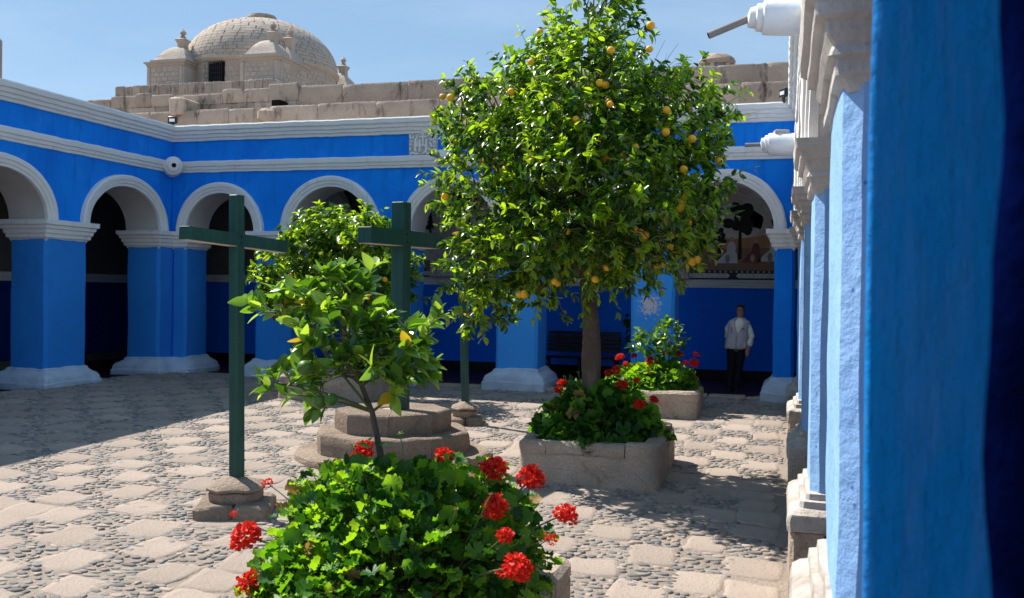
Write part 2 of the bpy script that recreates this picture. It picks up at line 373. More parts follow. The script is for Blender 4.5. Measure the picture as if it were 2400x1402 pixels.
PLANTERS = [(-3.25, -1.45, 5.0, 6.88), (-3.1, -1.4, 11.15, 13.05), (-3.0, -1.4, 16.15, 17.75), (-8.95, -7.2, 15.7, 17.4)]
def under_thing(x, y):
    for (a, c, d, e) in PLANTERS:
        if a - .05 < x < c + .05 and d - .05 < y < e + .05: return True
    return (x + 5.0) ** 2 + (y - 11.8) ** 2 < 1.05 ** 2
CXs, CYs = .46, .52
def slab_mesh(seed):
    r = np.random.default_rng(seed)
    n = 9
    u = np.array([-1, -.93, -.72, -.36, 0, .36, .72, .93, 1]); U, W = np.meshgrid(u, u, indexing='ij')
    e = 9.0
    # superellipse mapping gives worn, rounded corners
    mag = np.maximum(np.abs(U), np.abs(W)); ln = (np.abs(U) ** e + np.abs(W) ** e) ** (1 / e) + 1e-9
    k = np.where(mag > 0, mag / ln, 1)
    x, y = U * k, W * k
    edge = mag
    P = np.stack([x * CXs * .5, y * CYs * .5, np.zeros_like(x)], -1)
    nn = fnoise(P.reshape(-1, 3) * 5 + seed * 3.7, seed, 2).reshape(n, n)
    n2 = fnoise(P.reshape(-1, 3) * 7 + seed * 9.1, seed + 5, 2).reshape(n, n)
    n3 = fnoise(P.reshape(-1, 3) * 11 + seed * 5.3, seed + 9, 2).reshape(n, n)
    P[..., 0] *= 1.03 + (.13 * nn + .06 * n3) * edge; P[..., 1] *= 1.03 + (.14 * n2 - .06 * n3) * edge
    P[..., 2] = -.024 * np.clip((edge - .93) / .07, 0, 1) ** 1.5 + .0035 * nn + .0035 * n2
    bb = Bm(); bb.add(*grid(P))
    return build_mesh('paving_stone', bb, SLAB, True, None)
SLABS = [slab_mesh(s) for s in range(10)]
def pebble_mesh(seed, mat, a=.055, c=.032, h=.020):
    r = np.random.default_rng(seed); n = 8
    t = np.arange(n) / n * 2 * math.pi
    rr = 1 + r.uniform(-.22, .20, n)
    bb = Bm(); R = []
    for (k, z) in ((1.0, -.012), (1.0, .004), (.86, .0125), (.50, .0155)):
        R.append(np.stack([a * k * rr * np.cos(t), c * k * rr * np.sin(t), np.full(n, z * h / .02) + r.uniform(-.0015, .0015, n)], 1))
    loft(bb, np.array(R), 0, False, True)
    return build_mesh('cobblestone', bb, mat, True, None), bb
PEBS = [pebble_mesh(100 + s, PEB[s % 4]) for s in range(12)]
slabs, pebs = [], []
nx, ny = int(13.6 / CXs), int(20.4 / CYs)
for j in range(ny):
    for i in range(nx):
        x = -.02 - (i + .5) * CXs; y = 18.5 - (j + .5) * CYs
        if y < 4.2: continue
        wob = float(vnoise(np.array([[x * .6, y * .6, 0.5]]), 9)[0]) * .13; x += float(vnoise(np.array([[x * .6, y * .6, 7.5]]), 19)[0]) * .09
        if under_thing(x, y): continue
        if (i + j) % 2 == 0 or random.random() < .05:
            slabs.append((x + random.uniform(-.02, .02), y + wob + random.uniform(-.025, .025), random.uniform(-.12, .12), random.uniform(.88, 1.14), random.uniform(.82, 1.12)))
        else:
            n_ = random.randint(36, 48); got = []
            for q in range(260):
                if len(got) >= n_: break
                L = random.choice((.055, .075, .09, .105, .125, .16)) * random.uniform(.85, 1.15); W_ = random.uniform(.78, 1.2)
                px_, py_ = random.uniform(-.55, .55) * CXs, random.uniform(-.55, .55) * CYs
                if all(((px_ - gx) / (.42 * (L + gl))) ** 2 + ((py_ - gy) / (.031 * (W_ + gw))) ** 2 > 1 for gx, gy, gl, gw in got):
                    got.append((px_, py_, L, W_))
                    pebs.append((x + px_, y + wob + py_, random.gauss(.10, .30), L / .118, W_, random.randrange(12)))
def slope_mat(x, y, rz, sx, sy, sz=1, dz=0):
    z = float(gz(x, y)); e = .1
    nx_ = -(float(gz(x + e, y)) - z) / e; ny_ = -(float(gz(x, y + e)) - z) / e
    n = Vector((nx_, ny_, 1)).normalized()
    q = Vector((0, 0, 1)).rotation_difference(n).to_matrix().to_4x4()
    return Matrix.Translation((x, y, z + dz)) @ q @ Matrix.Rotation(rz, 4, 'Z') @ Matrix.Diagonal((sx, sy, sz, 1))
def in_view(px, mu=30, mv=30):
    return (px[0] > -mu) & (px[0] < 1850 + mu) & (px[1] < 1402 + mv)
def mostly_hidden(u, v):
    return 600 < u < 1300 and v > 1090
def rank(items):
    out = []
    for k, it in enumerate(items):
        p = proj(np.array([[it[0], it[1], float(gz(it[0], it[1]))]]))[0]
        s = (1 if in_view(p, 60, 40) and not mostly_hidden(p[0], p[1]) else .02) / p[2]
        out.append((s, k))
    return [k for s, k in sorted(out, reverse=True)]
def lay(items, meshes, name, topn, dzf):
    order = rank(items); top = order[:topn]; rest = order[topn:]
    for k in top:
        it = items[k]
        o = bpy.data.objects.new(name, meshes(it, k)); COL.objects.link(o); o.parent = paving
        o.matrix_local = slope_mat(it[0], it[1], it[2], it[3], it[4], it[4] if name == 'cobblestone' else 1, dzf)
        ORG[o.name] = np.zeros(3)
    return rest
rest = lay(slabs, lambda it, k: SLABS[k % 10], 'paving_stone', 298, .006)
def merge_rest(items, idx, meshof, name, mats, dz, scz):
    b = Bm(); cache = {}
    for k in idx:
        it = items[k]; me, mi = meshof(it, k)
        if me.name not in cache:
            V = np.empty(len(me.vertices) * 3, np.float32); me.vertices.foreach_get('co', V)
            Fq = [tuple(p.vertices) for p in me.polygons]
            cache[me.name] = (V.reshape(-1, 3), [np.array([f for f in Fq if len(f) == n]) for n in (3, 4)])
        V, Fs = cache[me.name]
        Mx = np.array(slope_mat(it[0], it[1], it[2], it[3], it[4], it[4] if scz else 1, dz))
        b.add(V @ Mx[:3, :3].T + Mx[:3, 3], [f for f in Fs if len(f)], mi)
    o = part(name, b, mats, paving, True, None, kind='stuff'); return o
merge_rest(slabs, rest, lambda it, k: (SLABS[k % 10], 0), 'paving_stones', SLAB, .006, False)
rest = lay(pebs, lambda it, k: PEBS[it[5]][0], 'cobblestone', 298, -.005)
merge_rest(pebs, rest, lambda it, k: (PEBS[it[5]][0], it[5] % 4), 'cobblestones', PEB, -.005, True)

# ------------------------------------------------------------------ arcades
def make_arcade(label, T, org, s0, s1, pillars, openings, D, blue, shaft_mat, zb=.08, base_prof=None, cap_prof=None, ped=False, ztop=5.2, rise=None, pale_cap=WHITE, base_mat=BASEW, trim=WHITE, fine=.06, deep=None):
    A = thing('arcade_wall', label, 'arcade wall', org)
    # spandrel wall with the arch openings cut into its foot
    ss = list(np.arange(s0, s1, fine)) + [s1]
    for (a, c) in openings: ss += [a, c, a + .004, c - .004, a + .02, c - .02]
    ss = np.array(sorted(set(ss)))
    zbot = np.full(len(ss), 3.195)
    for (a, c) in openings:
        r = (c - a) / 2; m = (a + c) / 2; ris = rise or r
        k = (ss > a) & (ss < c)
        zbot[k] = 3.2 + ris * np.sqrt(np.clip(1 - ((ss[k] - m) / r) ** 2, 0, 1))
    tt = np.linspace(0, 1, 16)
    Zt = zbot[:, None] + (ztop + .05 - zbot[:, None]) * tt
    S = np.repeat(ss[:, None], 16, 1)
    loc = np.stack([S, 0 * S, Zt], -1).reshape(-1, 3)
    N = .010 * fnoise(loc * [.9, 0, .9], 21, 3) + .003 * fnoise(loc * [5, 0, 5], 22, 2)
    b = Bm()
    Wf = T(loc[:, 0], N, loc[:, 2]).reshape(len(ss), 16, 3)
    b.add(*grid(Wf))
    Wb = T(loc[:, 0], np.full(len(loc), -D), loc[:, 2]).reshape(len(ss), 16, 3)
    b.add(*grid(Wb))
    part('wall', b, blue, A, True, None)
    # arches
    for (a, c) in openings:
        r = (c - a) / 2; m = (a + c) / 2; ris = rise or r
        th = np.linspace(0, math.pi, 41)
        b = Bm(); nn = np.linspace(.01, -D, 9)
        L = np.array([[(m + (r + .0) * math.cos(t), n, 3.2 + ris * math.sin(t)) for n in nn] for t in th])
        sh = L.shape; Lf = L.reshape(-1, 3)
        wv = .012 * fnoise(Lf * 1.6, 31, 2)
        Lf = Lf + np.stack([(m - Lf[:, 0]) * wv, 0 * wv, (3.2 - Lf[:, 2]) * wv], 1)
        b.add(*grid(T(Lf[:, 0], Lf[:, 1], Lf[:, 2]).reshape(sh)))
        so_ = part('arch_soffit', b, SOFFIT, A, True, None)
        sec = [(-.012, -.02), (-.012, .05), (.045, .055), (.052, .075), (.115, .08), (.122, .10), (.185, .105), (.215, .085), (.22, -.01)]
        th = np.linspace(-.02, math.pi + .02, 57)
        L = np.array([[(m + (r + o_) * math.cos(t), n, 3.2 + (ris + o_) * math.sin(t)) for (o_, n) in sec] for t in th])
        sh = L.shape; Lf = L.reshape(-1, 3)
        Lf = wobble(Lf, .006, 4, 41)
        b = Bm(); b.add(*grid(T(Lf[:, 0], Lf[:, 1], Lf[:, 2]).reshape(sh)))
        part('arch_moulding', b, trim, A, True, 28)
    # pillars
    cap_prof = cap_prof or [(-.02, 2.80), (.012, 2.855), (.045, 2.87), (.05, 2.935), (.075, 2.95), (.08, 3.02), (.11, 3.035), (.115, 3.09), (.155, 3.11), (.16, 3.196)]
    base_prof = base_prof or [(-.01, .43), (.03, .405), (.04, .37), (.09, .335), (.145, .29), (.18, .23), (.19, .17), (.215, .14), (.22, -.12)]
    for k, (a, c) in enumerate(pillars):
        sm = shaft_mat[k] if isinstance(shaft_mat, list) else shaft_mat
        zz = zb[k] if isinstance(zb, list) else 0
        cc = T(np.array([(a + c) / 2]), np.array([-D / 2]), np.array([0.0]))[0]
        hs, hn = (c - a) / 2, D / 2
        e = T(np.array([1.0]), np.array([0.0]), np.array([0.0]))[0] - T(np.array([0.0]), np.array([0.0]), np.array([0.0]))[0]
        hx, hy = (hs, hn) if abs(e[0]) > .5 else (hn, hs)
        b = Bm()
        zl = np.linspace(.35 + zz, 2.86, 22)
        prof(b, cc[0], cc[1], hx, hy, [(0, z) for z in zl], .06 if not ped else .068, (7, 7), 1, .011, 1.8, seed=k + 3)
        p = part('pillar', b, sm, A, True, 30)
        b = Bm(); dz = .002 * (k % 3)
        prof(b, cc[0], cc[1], hx, hy, [(o_, z - dz) for (o_, z) in cap_prof], .012, (6, 6), 1, .006, 4, seed=k + 50)
        part('capital', b, pale_cap, p, True, 25)
        b = Bm()
        prof(b, cc[0], cc[1], hx, hy, [(o_, z + zz - dz) for (o_, z) in base_prof[::-1]], .03, (6, 6), 1, .024 if not ped else .010, 4, seed=k + 80)
        part('base', b, base_mat, p, True, 30)
        if ped:
            gzv = float(gz(cc[0], cc[1])) - .15
            b = Bm()
            prof(b, cc[0], cc[1], hx, hy, [(.15, z) for z in np.linspace(gzv, .162 + zz, 5)], .03, (5, 5), 1, .012, 4, seed=k + 90)
            part('pedestal', b, STONE, p, True, 30)
    # cornice and string course
    n = int((s1 - s0) / .11)
    path = T(np.linspace(s0, s1, n), np.zeros(n), np.zeros(n))
    path[:, 2] = 0
    outv = T(np.array([0.0]), np.array([1.0]), np.array([0.0]))[0] - T(np.array([0.0]), np.array([0.0]), np.array([0.0]))[0]
    b = Bm()
    sweep(b, path, [(-.05, ztop - .005), (.05, ztop), (.055, ztop + .055), (.10, ztop + .065), (.105, ztop + .125), (.15, ztop + .135), (.158, ztop + .20), (.205, ztop + .215), (.22, ztop + .30), (.20, ztop + .325), (-.06, ztop + .34)], False, 0, .009, 5, 7, True, outv)
    part('cornice', b, trim, A, True, 26)
    b = Bm()
    sweep(b, path, [(-.05, 4.50), (.035, 4.505), (.04, 4.555), (.065, 4.565), (.07, 4.625), (.10, 4.635), (.11, 4.72), (.095, 4.745), (-.05, 4.755)], False, 0, .007, 5, 8, True, outv)
    part('string_course', b, trim, A, True, 26)
    return A
TN = lambda s, n, z: np.stack([np.asarray(s, float), YB - np.asarray(n, float), np.asarray(z, float)], -1)
TW = lambda s, n, z: np.stack([XW + np.asarray(n, float), np.asarray(s, float), np.asarray(z, float)], -1)
TE = lambda s, n, z: np.stack([XE - np.asarray(n, float), np.asarray(s, float), np.asarray(z, float)], -1)
north = make_arcade('blue arcade wall with five white arches at the back of the court', TN, (-6.5, YB, 0), XW - .0, .16,
    [(XW + .003, -12.85), (-11.13, -10.27), (-8.37, -7.5), (-5.64, -4.77), (-2.89, -2.05), (-.22, .16)],
    [(-12.85, -11.13), (-10.27, -8.37), (-7.5, -5.64), (-4.77, -2.89), (-2.05, -.22)], .85, BLUE, [BLUE_WORN, BLUE_WORN, BLUE_WORN, BLUE_PEEL, BLUE_PEEL, BLUE])
west = make_arcade('blue arcade wall in shade on the left side of the court', TW, (XW, 10, 0), -3.0, YB - .0,
    [(18.15, 19.45), (14.81, 15.91), (11.45, 12.55), (8.1, 9.2), (4.7, 5.8)],
    [(15.91, 18.15), (12.55, 14.81), (9.2, 11.45), (5.8, 8.1)], .85, BLUE, BLUE_WORN, rise=.86)
east = make_arcade('sunlit pale blue arcade wall edge-on at the right of the court', TE, (XE, 10, 0), 2.04, YB - .003,
    [(3.9, 5.1), (7.85, 8.9), (11.3, 12.35), (14.6, 15.65), (18.15, 18.58)],
    [(5.1, 7.85), (8.9, 11.3), (12.35, 14.6), (15.65, 18.15)], .85, BLUE_PALE, BLUE_PALE, zb=[.30, 0, 0, 0, 0], ped=True, rise=.86,
    base_prof=[(-.01, .46), (.03, .45), (.035, .405), (.07, .395), (.075, .345), (.115, .33), (.155, .30), (.168, .25), (.165, .165)],
    cap_prof=[(-.02, 2.78), (.012, 2.83), (.035, 2.84), (.04, 2.90), (.065, 2.91), (.05, 2.95), (.075, 2.99), (.08, 3.035), (.115, 3.05), (.12, 3.10), (.15, 3.12), (.16, 3.196)],
    base_mat=BASE_EAST, pale_cap=WHITE_DIRTY)

# near right: the corner pier beside the camera and the door jamb in front of it, shade painted into its colour
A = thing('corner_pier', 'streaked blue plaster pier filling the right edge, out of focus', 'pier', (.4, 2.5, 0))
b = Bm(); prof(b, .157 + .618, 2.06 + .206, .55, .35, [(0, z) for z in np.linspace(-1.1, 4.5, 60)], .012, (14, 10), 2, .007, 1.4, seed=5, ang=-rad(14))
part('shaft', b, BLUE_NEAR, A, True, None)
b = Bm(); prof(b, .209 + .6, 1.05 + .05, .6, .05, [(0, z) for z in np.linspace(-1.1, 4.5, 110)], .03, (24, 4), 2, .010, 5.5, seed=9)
j = part('door_jamb', b, JAMB, A, True, None, label='door jamb at the very right edge, gallery shade painted into its blue')

# galleries behind the arcades: inner walls, ceilings, floors
G = thing('gallery', 'dim vaulted gallery with a blue dado behind the back arches', 'gallery', (-6.5, 22, 0))
def bar(b, x0, x1, y0, y1, z0, z1, **k): box(b, x0, x1, y0, y1, z0, z1, **k)
YI = 22.1
b = Bm(); g1 = np.stack(np.meshgrid(np.linspace(-17, 4.5, 90), np.linspace(.25, 2.12, 12), indexing='ij'), -1)
P = np.stack([g1[..., 0], np.full(g1.shape[:2], YI), g1[..., 1]], -1); P[..., 1] += .012 * fnoise(P.reshape(-1, 3) * 1.2, 5, 2).reshape(P.shape[:2]); b.add(*grid(P))
part('dado', b, plaster('gallery_blue', (.0008, .16, .92), (.002, .19, .95), 1.3, (.3, .7), .85, .5, 12), G, True, None)
b = Bm(); bar(b, -17, 4.5, YI + .02, YI + .3, 0, 5.3); part('inner_wall', b, CEILM, G)
b = Bm(); sweep(b, [(x, YI, 0) for x in np.linspace(-17, 4.5, 60)], [(-.02, 2.10), (.03, 2.11), (.035, 2.16), (.06, 2.17), (.065, 2.23), (.09, 2.24), (.095, 2.285), (-.02, 2.295)], amp=.003, out=(0, -1, 0)); part('dado_rail', b, WHITE, G, True, 26)
b = Bm(); bar(b, -17, 4.5, YI - .02, YI + .01, .04, .26); part('skirting', b, BLACKP, G)
b = Bm(); bar(b, -17.2, 4.5, YB + .86, YI + .3, 5.0, 5.2); part('ceiling', b, CEILM, G)
for xc in (-10.7, -7.93, -5.2, -2.47):
    b = Bm(); prof(b, xc, YI - .12, .36, .16, [(0, 2.3), (0, 2.86), (.03, 2.87), (.04, 2.95), (.07, 2.97), (.08, 3.06), (.12, 3.08), (.12, 3.18)], .01, (3, 3), 1, .004, 4); p = part('pilaster_capital', b, WHITE_DIRTY, G, True, 26)
    # transverse arch from pilaster to arcade pillar
    b = Bm(); th = np.linspace(0, math.pi, 25); yc, r = (YB + .85 + YI - .15) / 2, (YI - .15 - YB - .85) / 2
    for (ra, rb) in ((r, r + .22),):
        L = np.array([[(xc + sx, yc + q * math.cos(t), 3.15 + q * .92 * math.sin(t)) for (sx, q) in ((-.3, ra), (.3, ra), (.3, rb), (-.3, rb))] for t in th])
        b.add(*grid(L, close_v=True))
    part('transverse_arch', b, SOFFIT, G, True, 26)
b = Bm(); bar(b, -17.2, 4.5, YB + .1, YI + .1, -.3, .045); fl = part('gallery_floor', b, FLOORM); fl['kind'] = 'structure'
b = Bm(); k = 0
x = XW
kerb = None
kb = Bm(); bar(kb, XW - .1, .2, YB - .02, YB + .3, -.35, .022, amp=.004); kerb = part('kerb', kb, MORTAR); kerb['kind'] = 'structure'
while x < .1:
    L = random.uniform(.7, 1.2); b = Bm(); bar(b, x + .006, min(x + L, .12) - .006, YB - .10, YB + .32, -.3, .052 + random.uniform(-.006, .006), bev=.02, amp=.006, seed=k); k += 1
    part('kerb_stone', b, STONE, kerb, True, 40); x += L

G2 = thing('gallery', 'pitch dark gallery behind the left arches with a white dado rail', 'gallery', (-17, 8, 0))
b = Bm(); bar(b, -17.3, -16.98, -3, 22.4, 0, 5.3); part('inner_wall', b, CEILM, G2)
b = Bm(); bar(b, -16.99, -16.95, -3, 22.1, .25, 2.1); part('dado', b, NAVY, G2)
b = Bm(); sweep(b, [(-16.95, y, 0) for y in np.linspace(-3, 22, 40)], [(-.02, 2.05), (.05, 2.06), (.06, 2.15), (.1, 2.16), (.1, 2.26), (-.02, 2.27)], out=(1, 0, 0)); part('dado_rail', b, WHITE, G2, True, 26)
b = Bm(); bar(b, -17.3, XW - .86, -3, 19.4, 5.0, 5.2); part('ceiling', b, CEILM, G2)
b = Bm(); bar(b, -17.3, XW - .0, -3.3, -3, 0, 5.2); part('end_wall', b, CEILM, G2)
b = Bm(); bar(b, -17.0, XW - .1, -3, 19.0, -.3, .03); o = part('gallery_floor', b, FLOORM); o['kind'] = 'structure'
G3 = thing('gallery', 'shaded gallery behind the right pillars', 'gallery', (3, 8, 0))
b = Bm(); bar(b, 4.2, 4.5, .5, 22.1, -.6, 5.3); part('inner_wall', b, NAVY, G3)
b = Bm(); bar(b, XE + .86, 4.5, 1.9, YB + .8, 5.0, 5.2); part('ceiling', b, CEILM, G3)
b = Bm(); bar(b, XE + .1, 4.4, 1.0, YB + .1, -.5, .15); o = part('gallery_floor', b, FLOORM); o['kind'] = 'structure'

# ------------------------------------------------------------------ stone parapets over the back gallery
def stone_row(root, x0, x1, y0, y1, z0, z1, Ls, top_rag=0, seed=0, mat=STONE_OLD, rag=None, gap=.002):
    r = random.Random(seed); x = x0; k = 0
    while x < x1 - .05:
        L = min(r.uniform(*Ls), x1 - x)
        dz = r.uniform(-top_rag, top_rag) + (rag(x + L / 2) if rag else 0)
        b = Bm(); n = 7
        prof(b, x + L / 2, (y0 + y1) / 2, L / 2 - gap, (y1 - y0) / 2 + r.uniform(-.008, .008), [(-.012, z0), (0, z0 + .012), (.004, z0 + (z1 - z0 + dz) * .33), (.004, z0 + (z1 - z0 + dz) * .66), (0, z1 + dz - .03), (-.022, z1 + dz)], .016, (6, 2), 1, .016, 3.0, seed=seed * 50 + k)
        part('stone', b, mat, root, True, 40); x += L; k += 1
W1 = thing('stone_wall', 'lower stained stone parapet just above the white back cornice', 'stone wall', (-8, 22.5, 5))
b = Bm(); bar(b, -24, 4, 22.32, 22.8, 4.8, 6.45, amp=.01); part('core', b, STONE_JOINT, W1)
stone_row(W1, -24, 4, 22.26, 22.86, 6.02, 6.68, (.9, 1.9), .012, 3, rag=lambda x: .008 * (x + 10) * .6)
stone_row(W1, -24, 4, 22.27, 22.85, 5.3, 6.02, (.9, 1.7), 0, 4)
W2 = thing('stone_wall', 'upper ragged stone parapet with black stains below the dome', 'stone wall', (-8, 23.3, 5))
b = Bm(); bar(b, -24, 4, 23.05, 23.6, 4.8, 6.9, amp=.01); part('core', b, STONE_JOINT, W2)
def rag2(x):
    if x < -18.9: return -.12
    if x < -13.6: return -.02 + .05 * math.sin(x * 2.1)
    if x < -12.6: return .10
    return 0
stone_row(W2, -24, -12.5, 22.98, 23.62, 6.95, 7.30, (.45, 1.0), .025, 6, rag=rag2)
stone_row(W2, -24, -12.5, 22.99, 23.62, 6.4, 6.95, (.8, 1.5), 0, 7)
stone_row(W2, -12.5, 4, 22.98, 23.62, 6.5, 7.32, (1.0, 2.2), .008, 8)
b = Bm(); box(b, -15.9, -15.45, 22.15, 23.0, 6.55, 7.0, .04, amp=.02, nscale=3); solo('stone_spout', b, STONE_OLD, 'square stone block jutting out between the two stone parapets', 'stone spout', (-15.7, 22.6, 6.6))
b = Bm(); box(b, -13.25, -12.75, 22.1, 22.5, 6.28, 6.62, .08, amp=.03, nscale=3)
box(b, -13.05, -12.80, 22.55, 22.985, 6.72, 6.90, .01, 1)
solo('drain_hole', b, [STONE_OLD, DARKIN], 'small square drain hole over a stained stone lip', 'drain', (-13.0, 22.5, 6.4))
# roof of the back gallery between cornice and parapet
b = Bm(); bar(b, -17, 4, YB + .2, 22.3, 5.2, 5.32); o = part('gallery_roof', b, STONE_JOINT); o['kind'] = 'structure'
b = Bm(); bar(b, -17.3, XW - .2, -3, 19, 5.21, 5.33); o = part('gallery_roof', b, STONE_JOINT); o['kind'] = 'structure'

# skylight lantern on the roof, far right
S = thing('skylight', 'round stone-capped skylight on the roof behind the right of the parapet', 'skylight', (-1.72, 24.3, 6.9))
b = Bm(); lathe(b, (-1.72, 24.3, 0), [(.36, 6.6), (.36, 7.62)], 12); part('glass_drum', b, GLASSM, S, False)
b = Bm(); lathe(b, (-1.72, 24.3, 0), [(.30, 7.60), (.43, 7.61), (.45, 7.70), (.40, 7.78), (.28, 7.86), (.1, 7.89)], 24); part('cap', b, STONE_OLD, S, True, 40)
for a in range(6):
    t = a * math.pi / 3 + .28; cx_, cy_ = -1.72 + .37 * math.cos(t), 24.3 + .37 * math.sin(t)
    b = Bm(); box(b, cx_ - .05, cx_ + .05, cy_ - .05, cy_ + .05, 6.7, 7.61); part('post', b, STONE_PALE, S)
b = Bm(); box(b, -35, -31.3, 32, 32.6, 5, 12.13, .1, amp=.05); solo('bell_tower', b, STONE_OLD, 'sliver of a brown stone tower at the upper left edge', 'tower', (-32, 33, 5))

# ------------------------------------------------------------------ domed church
CH = thing('domed_church', 'stone church dome with corner turrets above the back wall', 'church', (-29.6, 50, 0))
cxd, cyd, RD, ZD = -29.6, 50.0, 4.4, 14.40
b = Bm(); box(b, -33.7, -25.5, 44.9, 55.1, 4, 12.55, .05); part('church_body', b, STONE_PALE, CH)
b = Bm(); lathe(b, (cxd, cyd, 0), [(4.25, 12.3), (4.25, 14.25)], 64); drum = part('drum', b, STONE_JOINT, CH, True, 40)
b = Bm(); lathe(b, (cxd, cyd, 0), [(4.25, 14.16), (4.40, 14.24), (4.48, 14.36), (4.48, 14.43), (4.3, 14.47)], 64); part('cornice', b, STONE_PALE, drum, True, 30)
b = Bm(); n = 20
hp = [(RD * math.cos(t) ** .92 if t < math.pi / 2 - .001 else 0.02, ZD + 3.02 * math.sin(t)) for t in np.linspace(0, math.pi / 2, n)]
lathe(b, (cxd, cyd, 0), [(r - .035, z - .03) for r, z in hp], 72); dome = part('dome', b, STONE_PALE, CH, True, None)
# stones of the dome, laid in courses on the visible side
stones = []
NC = 22
for c in range(NC):
    t0, t1 = c / NC * 1.45, (c + 1) / NC * 1.45
    r0 = RD * math.cos((t0 + t1) / 2)
    m = max(8, int(2 * math.pi * r0 / .40))
    for k in range(m):
        a = 2 * math.pi * (k + (c % 2) * .5 + random.uniform(-.12, .12)) / m
        hw = math.pi / m * random.uniform(.92, .97)
        vis = math.cos(a - math.atan2(-cyd, -cxd))
        stones.append((vis, t0 + .003, t1 - .003, a, hw, random.uniform(-.006, .006)))
def dome_pt(t, a, e):
    r = RD * math.cos(t) ** .92 + e * math.cos(t); return (cxd + r * math.cos(a), cyd + r * math.sin(a), ZD + (3.02 + e) * math.sin(t))
def dome_stone(b, s):
    vis, t0, t1, a, hw, e = s
    o4 = [dome_pt(t, aa, e) for (t, aa) in ((t0, a - hw), (t0, a), (t0, a + hw), (t1, a + hw * .98), (t1, a), (t1, a - hw * .98))]
    i4 = [dome_pt(t, aa, -.06) for (t, aa) in ((t0, a - hw), (t0, a), (t0, a + hw), (t1, a + hw), (t1, a), (t1, a - hw))]
    f = [np.array([[0, 1, 4, 5], [1, 2, 3, 4]] + [[k, (k + 1) % 6, 6 + (k + 1) % 6, 6 + k] for k in range(6)])]
    b.add(np.array(o4 + i4), f)
stones.sort(reverse=True)
vis = [s for s in stones if s[0] > -.15]
for s in vis[:296]:
    b = Bm(); dome_stone(b, s); part('dome_stone', b, STONE_PALE, dome, False)
b = Bm()
for s in vis[296:] + [s for s in stones if s[0] <= -.15]: dome_stone(b, s)
part('dome_stones', b, STONE_PALE, dome, False, kind='stuff')
b = Bm(); lathe(b, (cxd, cyd, 0), [(.5, 17.25), (.55, 17.42), (.80, 17.45), (.86, 17.58), (.80, 17.72), (.5, 17.76)], 28); part('dome_cap', b, STONE_OLD, CH, True, 30)
def block_face(b0, root, x0, x1, y0, y1, z0, z1, cols, rows, axis, sgn, seed):
    r = random.Random(seed)
    for j in range(rows):
        za, zb_ = z0 + (z1 - z0) * j / rows, z0 + (z1 - z0) * (j + 1) / rows
        sh = .5 * (j % 2)
        u0, u1 = (x0, x1) if axis == 'y' else (y0, y1)
        cuts = [u0] + [u0 + (u1 - u0) * (k + sh) / cols for k in range(0 if sh else 1, cols)] + [u1]
        for a, c in zip(cuts[:-1], cuts[1:]):
            if c - a < .08: continue
            d = r.uniform(.012, .035); bb = Bm()
            if axis == 'y':
                yy = y0 if sgn < 0 else y1; box(bb, a + .018, c - .018, min(yy, yy + sgn * d), max(yy, yy + sgn * d), za + .014, zb_ - .014, .01)
            else:
                xx = x1; box(bb, xx - .01, xx + d, a + .018, c - .018, za + .014, zb_ - .014, .01)
            part('wall_stone', bb, STONE_PALE, root, False)
def finial(root, x, y, z, s=1.0):
    b = Bm(); prof(b, x, y, .20 * s, .20 * s, [(0, z - .45), (0, z + .18 * s), (.06, z + .32 * s), (.10, z + .38 * s), (.10, z + .43 * s), (-.04, z + .5 * s)], .01, (1, 1), 1, .01, 3); ped_ = part('finial', b, STONE_PALE, root, True, 30)
    b = Bm(); lathe(b, (x, y, 0), [(.08 * s, z + .48 * s), (.16 * s, z + .58 * s), (.07 * s, z + .68 * s), (.17 * s, z + .74 * s), (.16 * s, z + .84 * s), (.03 * s, z + .98 * s)], 10); b.V[-1] = wobble(b.V[-1], .05, 4); part('finial', b, STONE_OLD, root, True, 30)
def bell_roof(root, x, y, hx, hy, z0, h):
    b = Bm(); P_ = []
    for t in np.linspace(0, 1, 10):
        k = math.cos(t * math.pi / 2) ** .8 * .62 + .38 * (1 - t) ** 1.6
        P_.append((k, z0 + .10 + h * (math.sin(t * math.pi / 2) ** 1.25)))
    R = [rrect(hx + .12, hy + .12, .02, (3, 3), 1), rrect(hx + .1, hy + .1, .02, (3, 3), 1)]
    zs_ = [z0, z0 + .1]
    for k, z in P_: R.append(rrect(max(hx * k, .17), max(hy * k, .17), .01, (3, 3), 1)); zs_.append(z)
    R = np.array([np.concatenate([r + [x, y], np.full((len(r), 1), z)], 1) for r, z in zip(R, zs_)])
    loft(b, R); return part('turret_roof', b, STONE_PALE, root, True, 35)
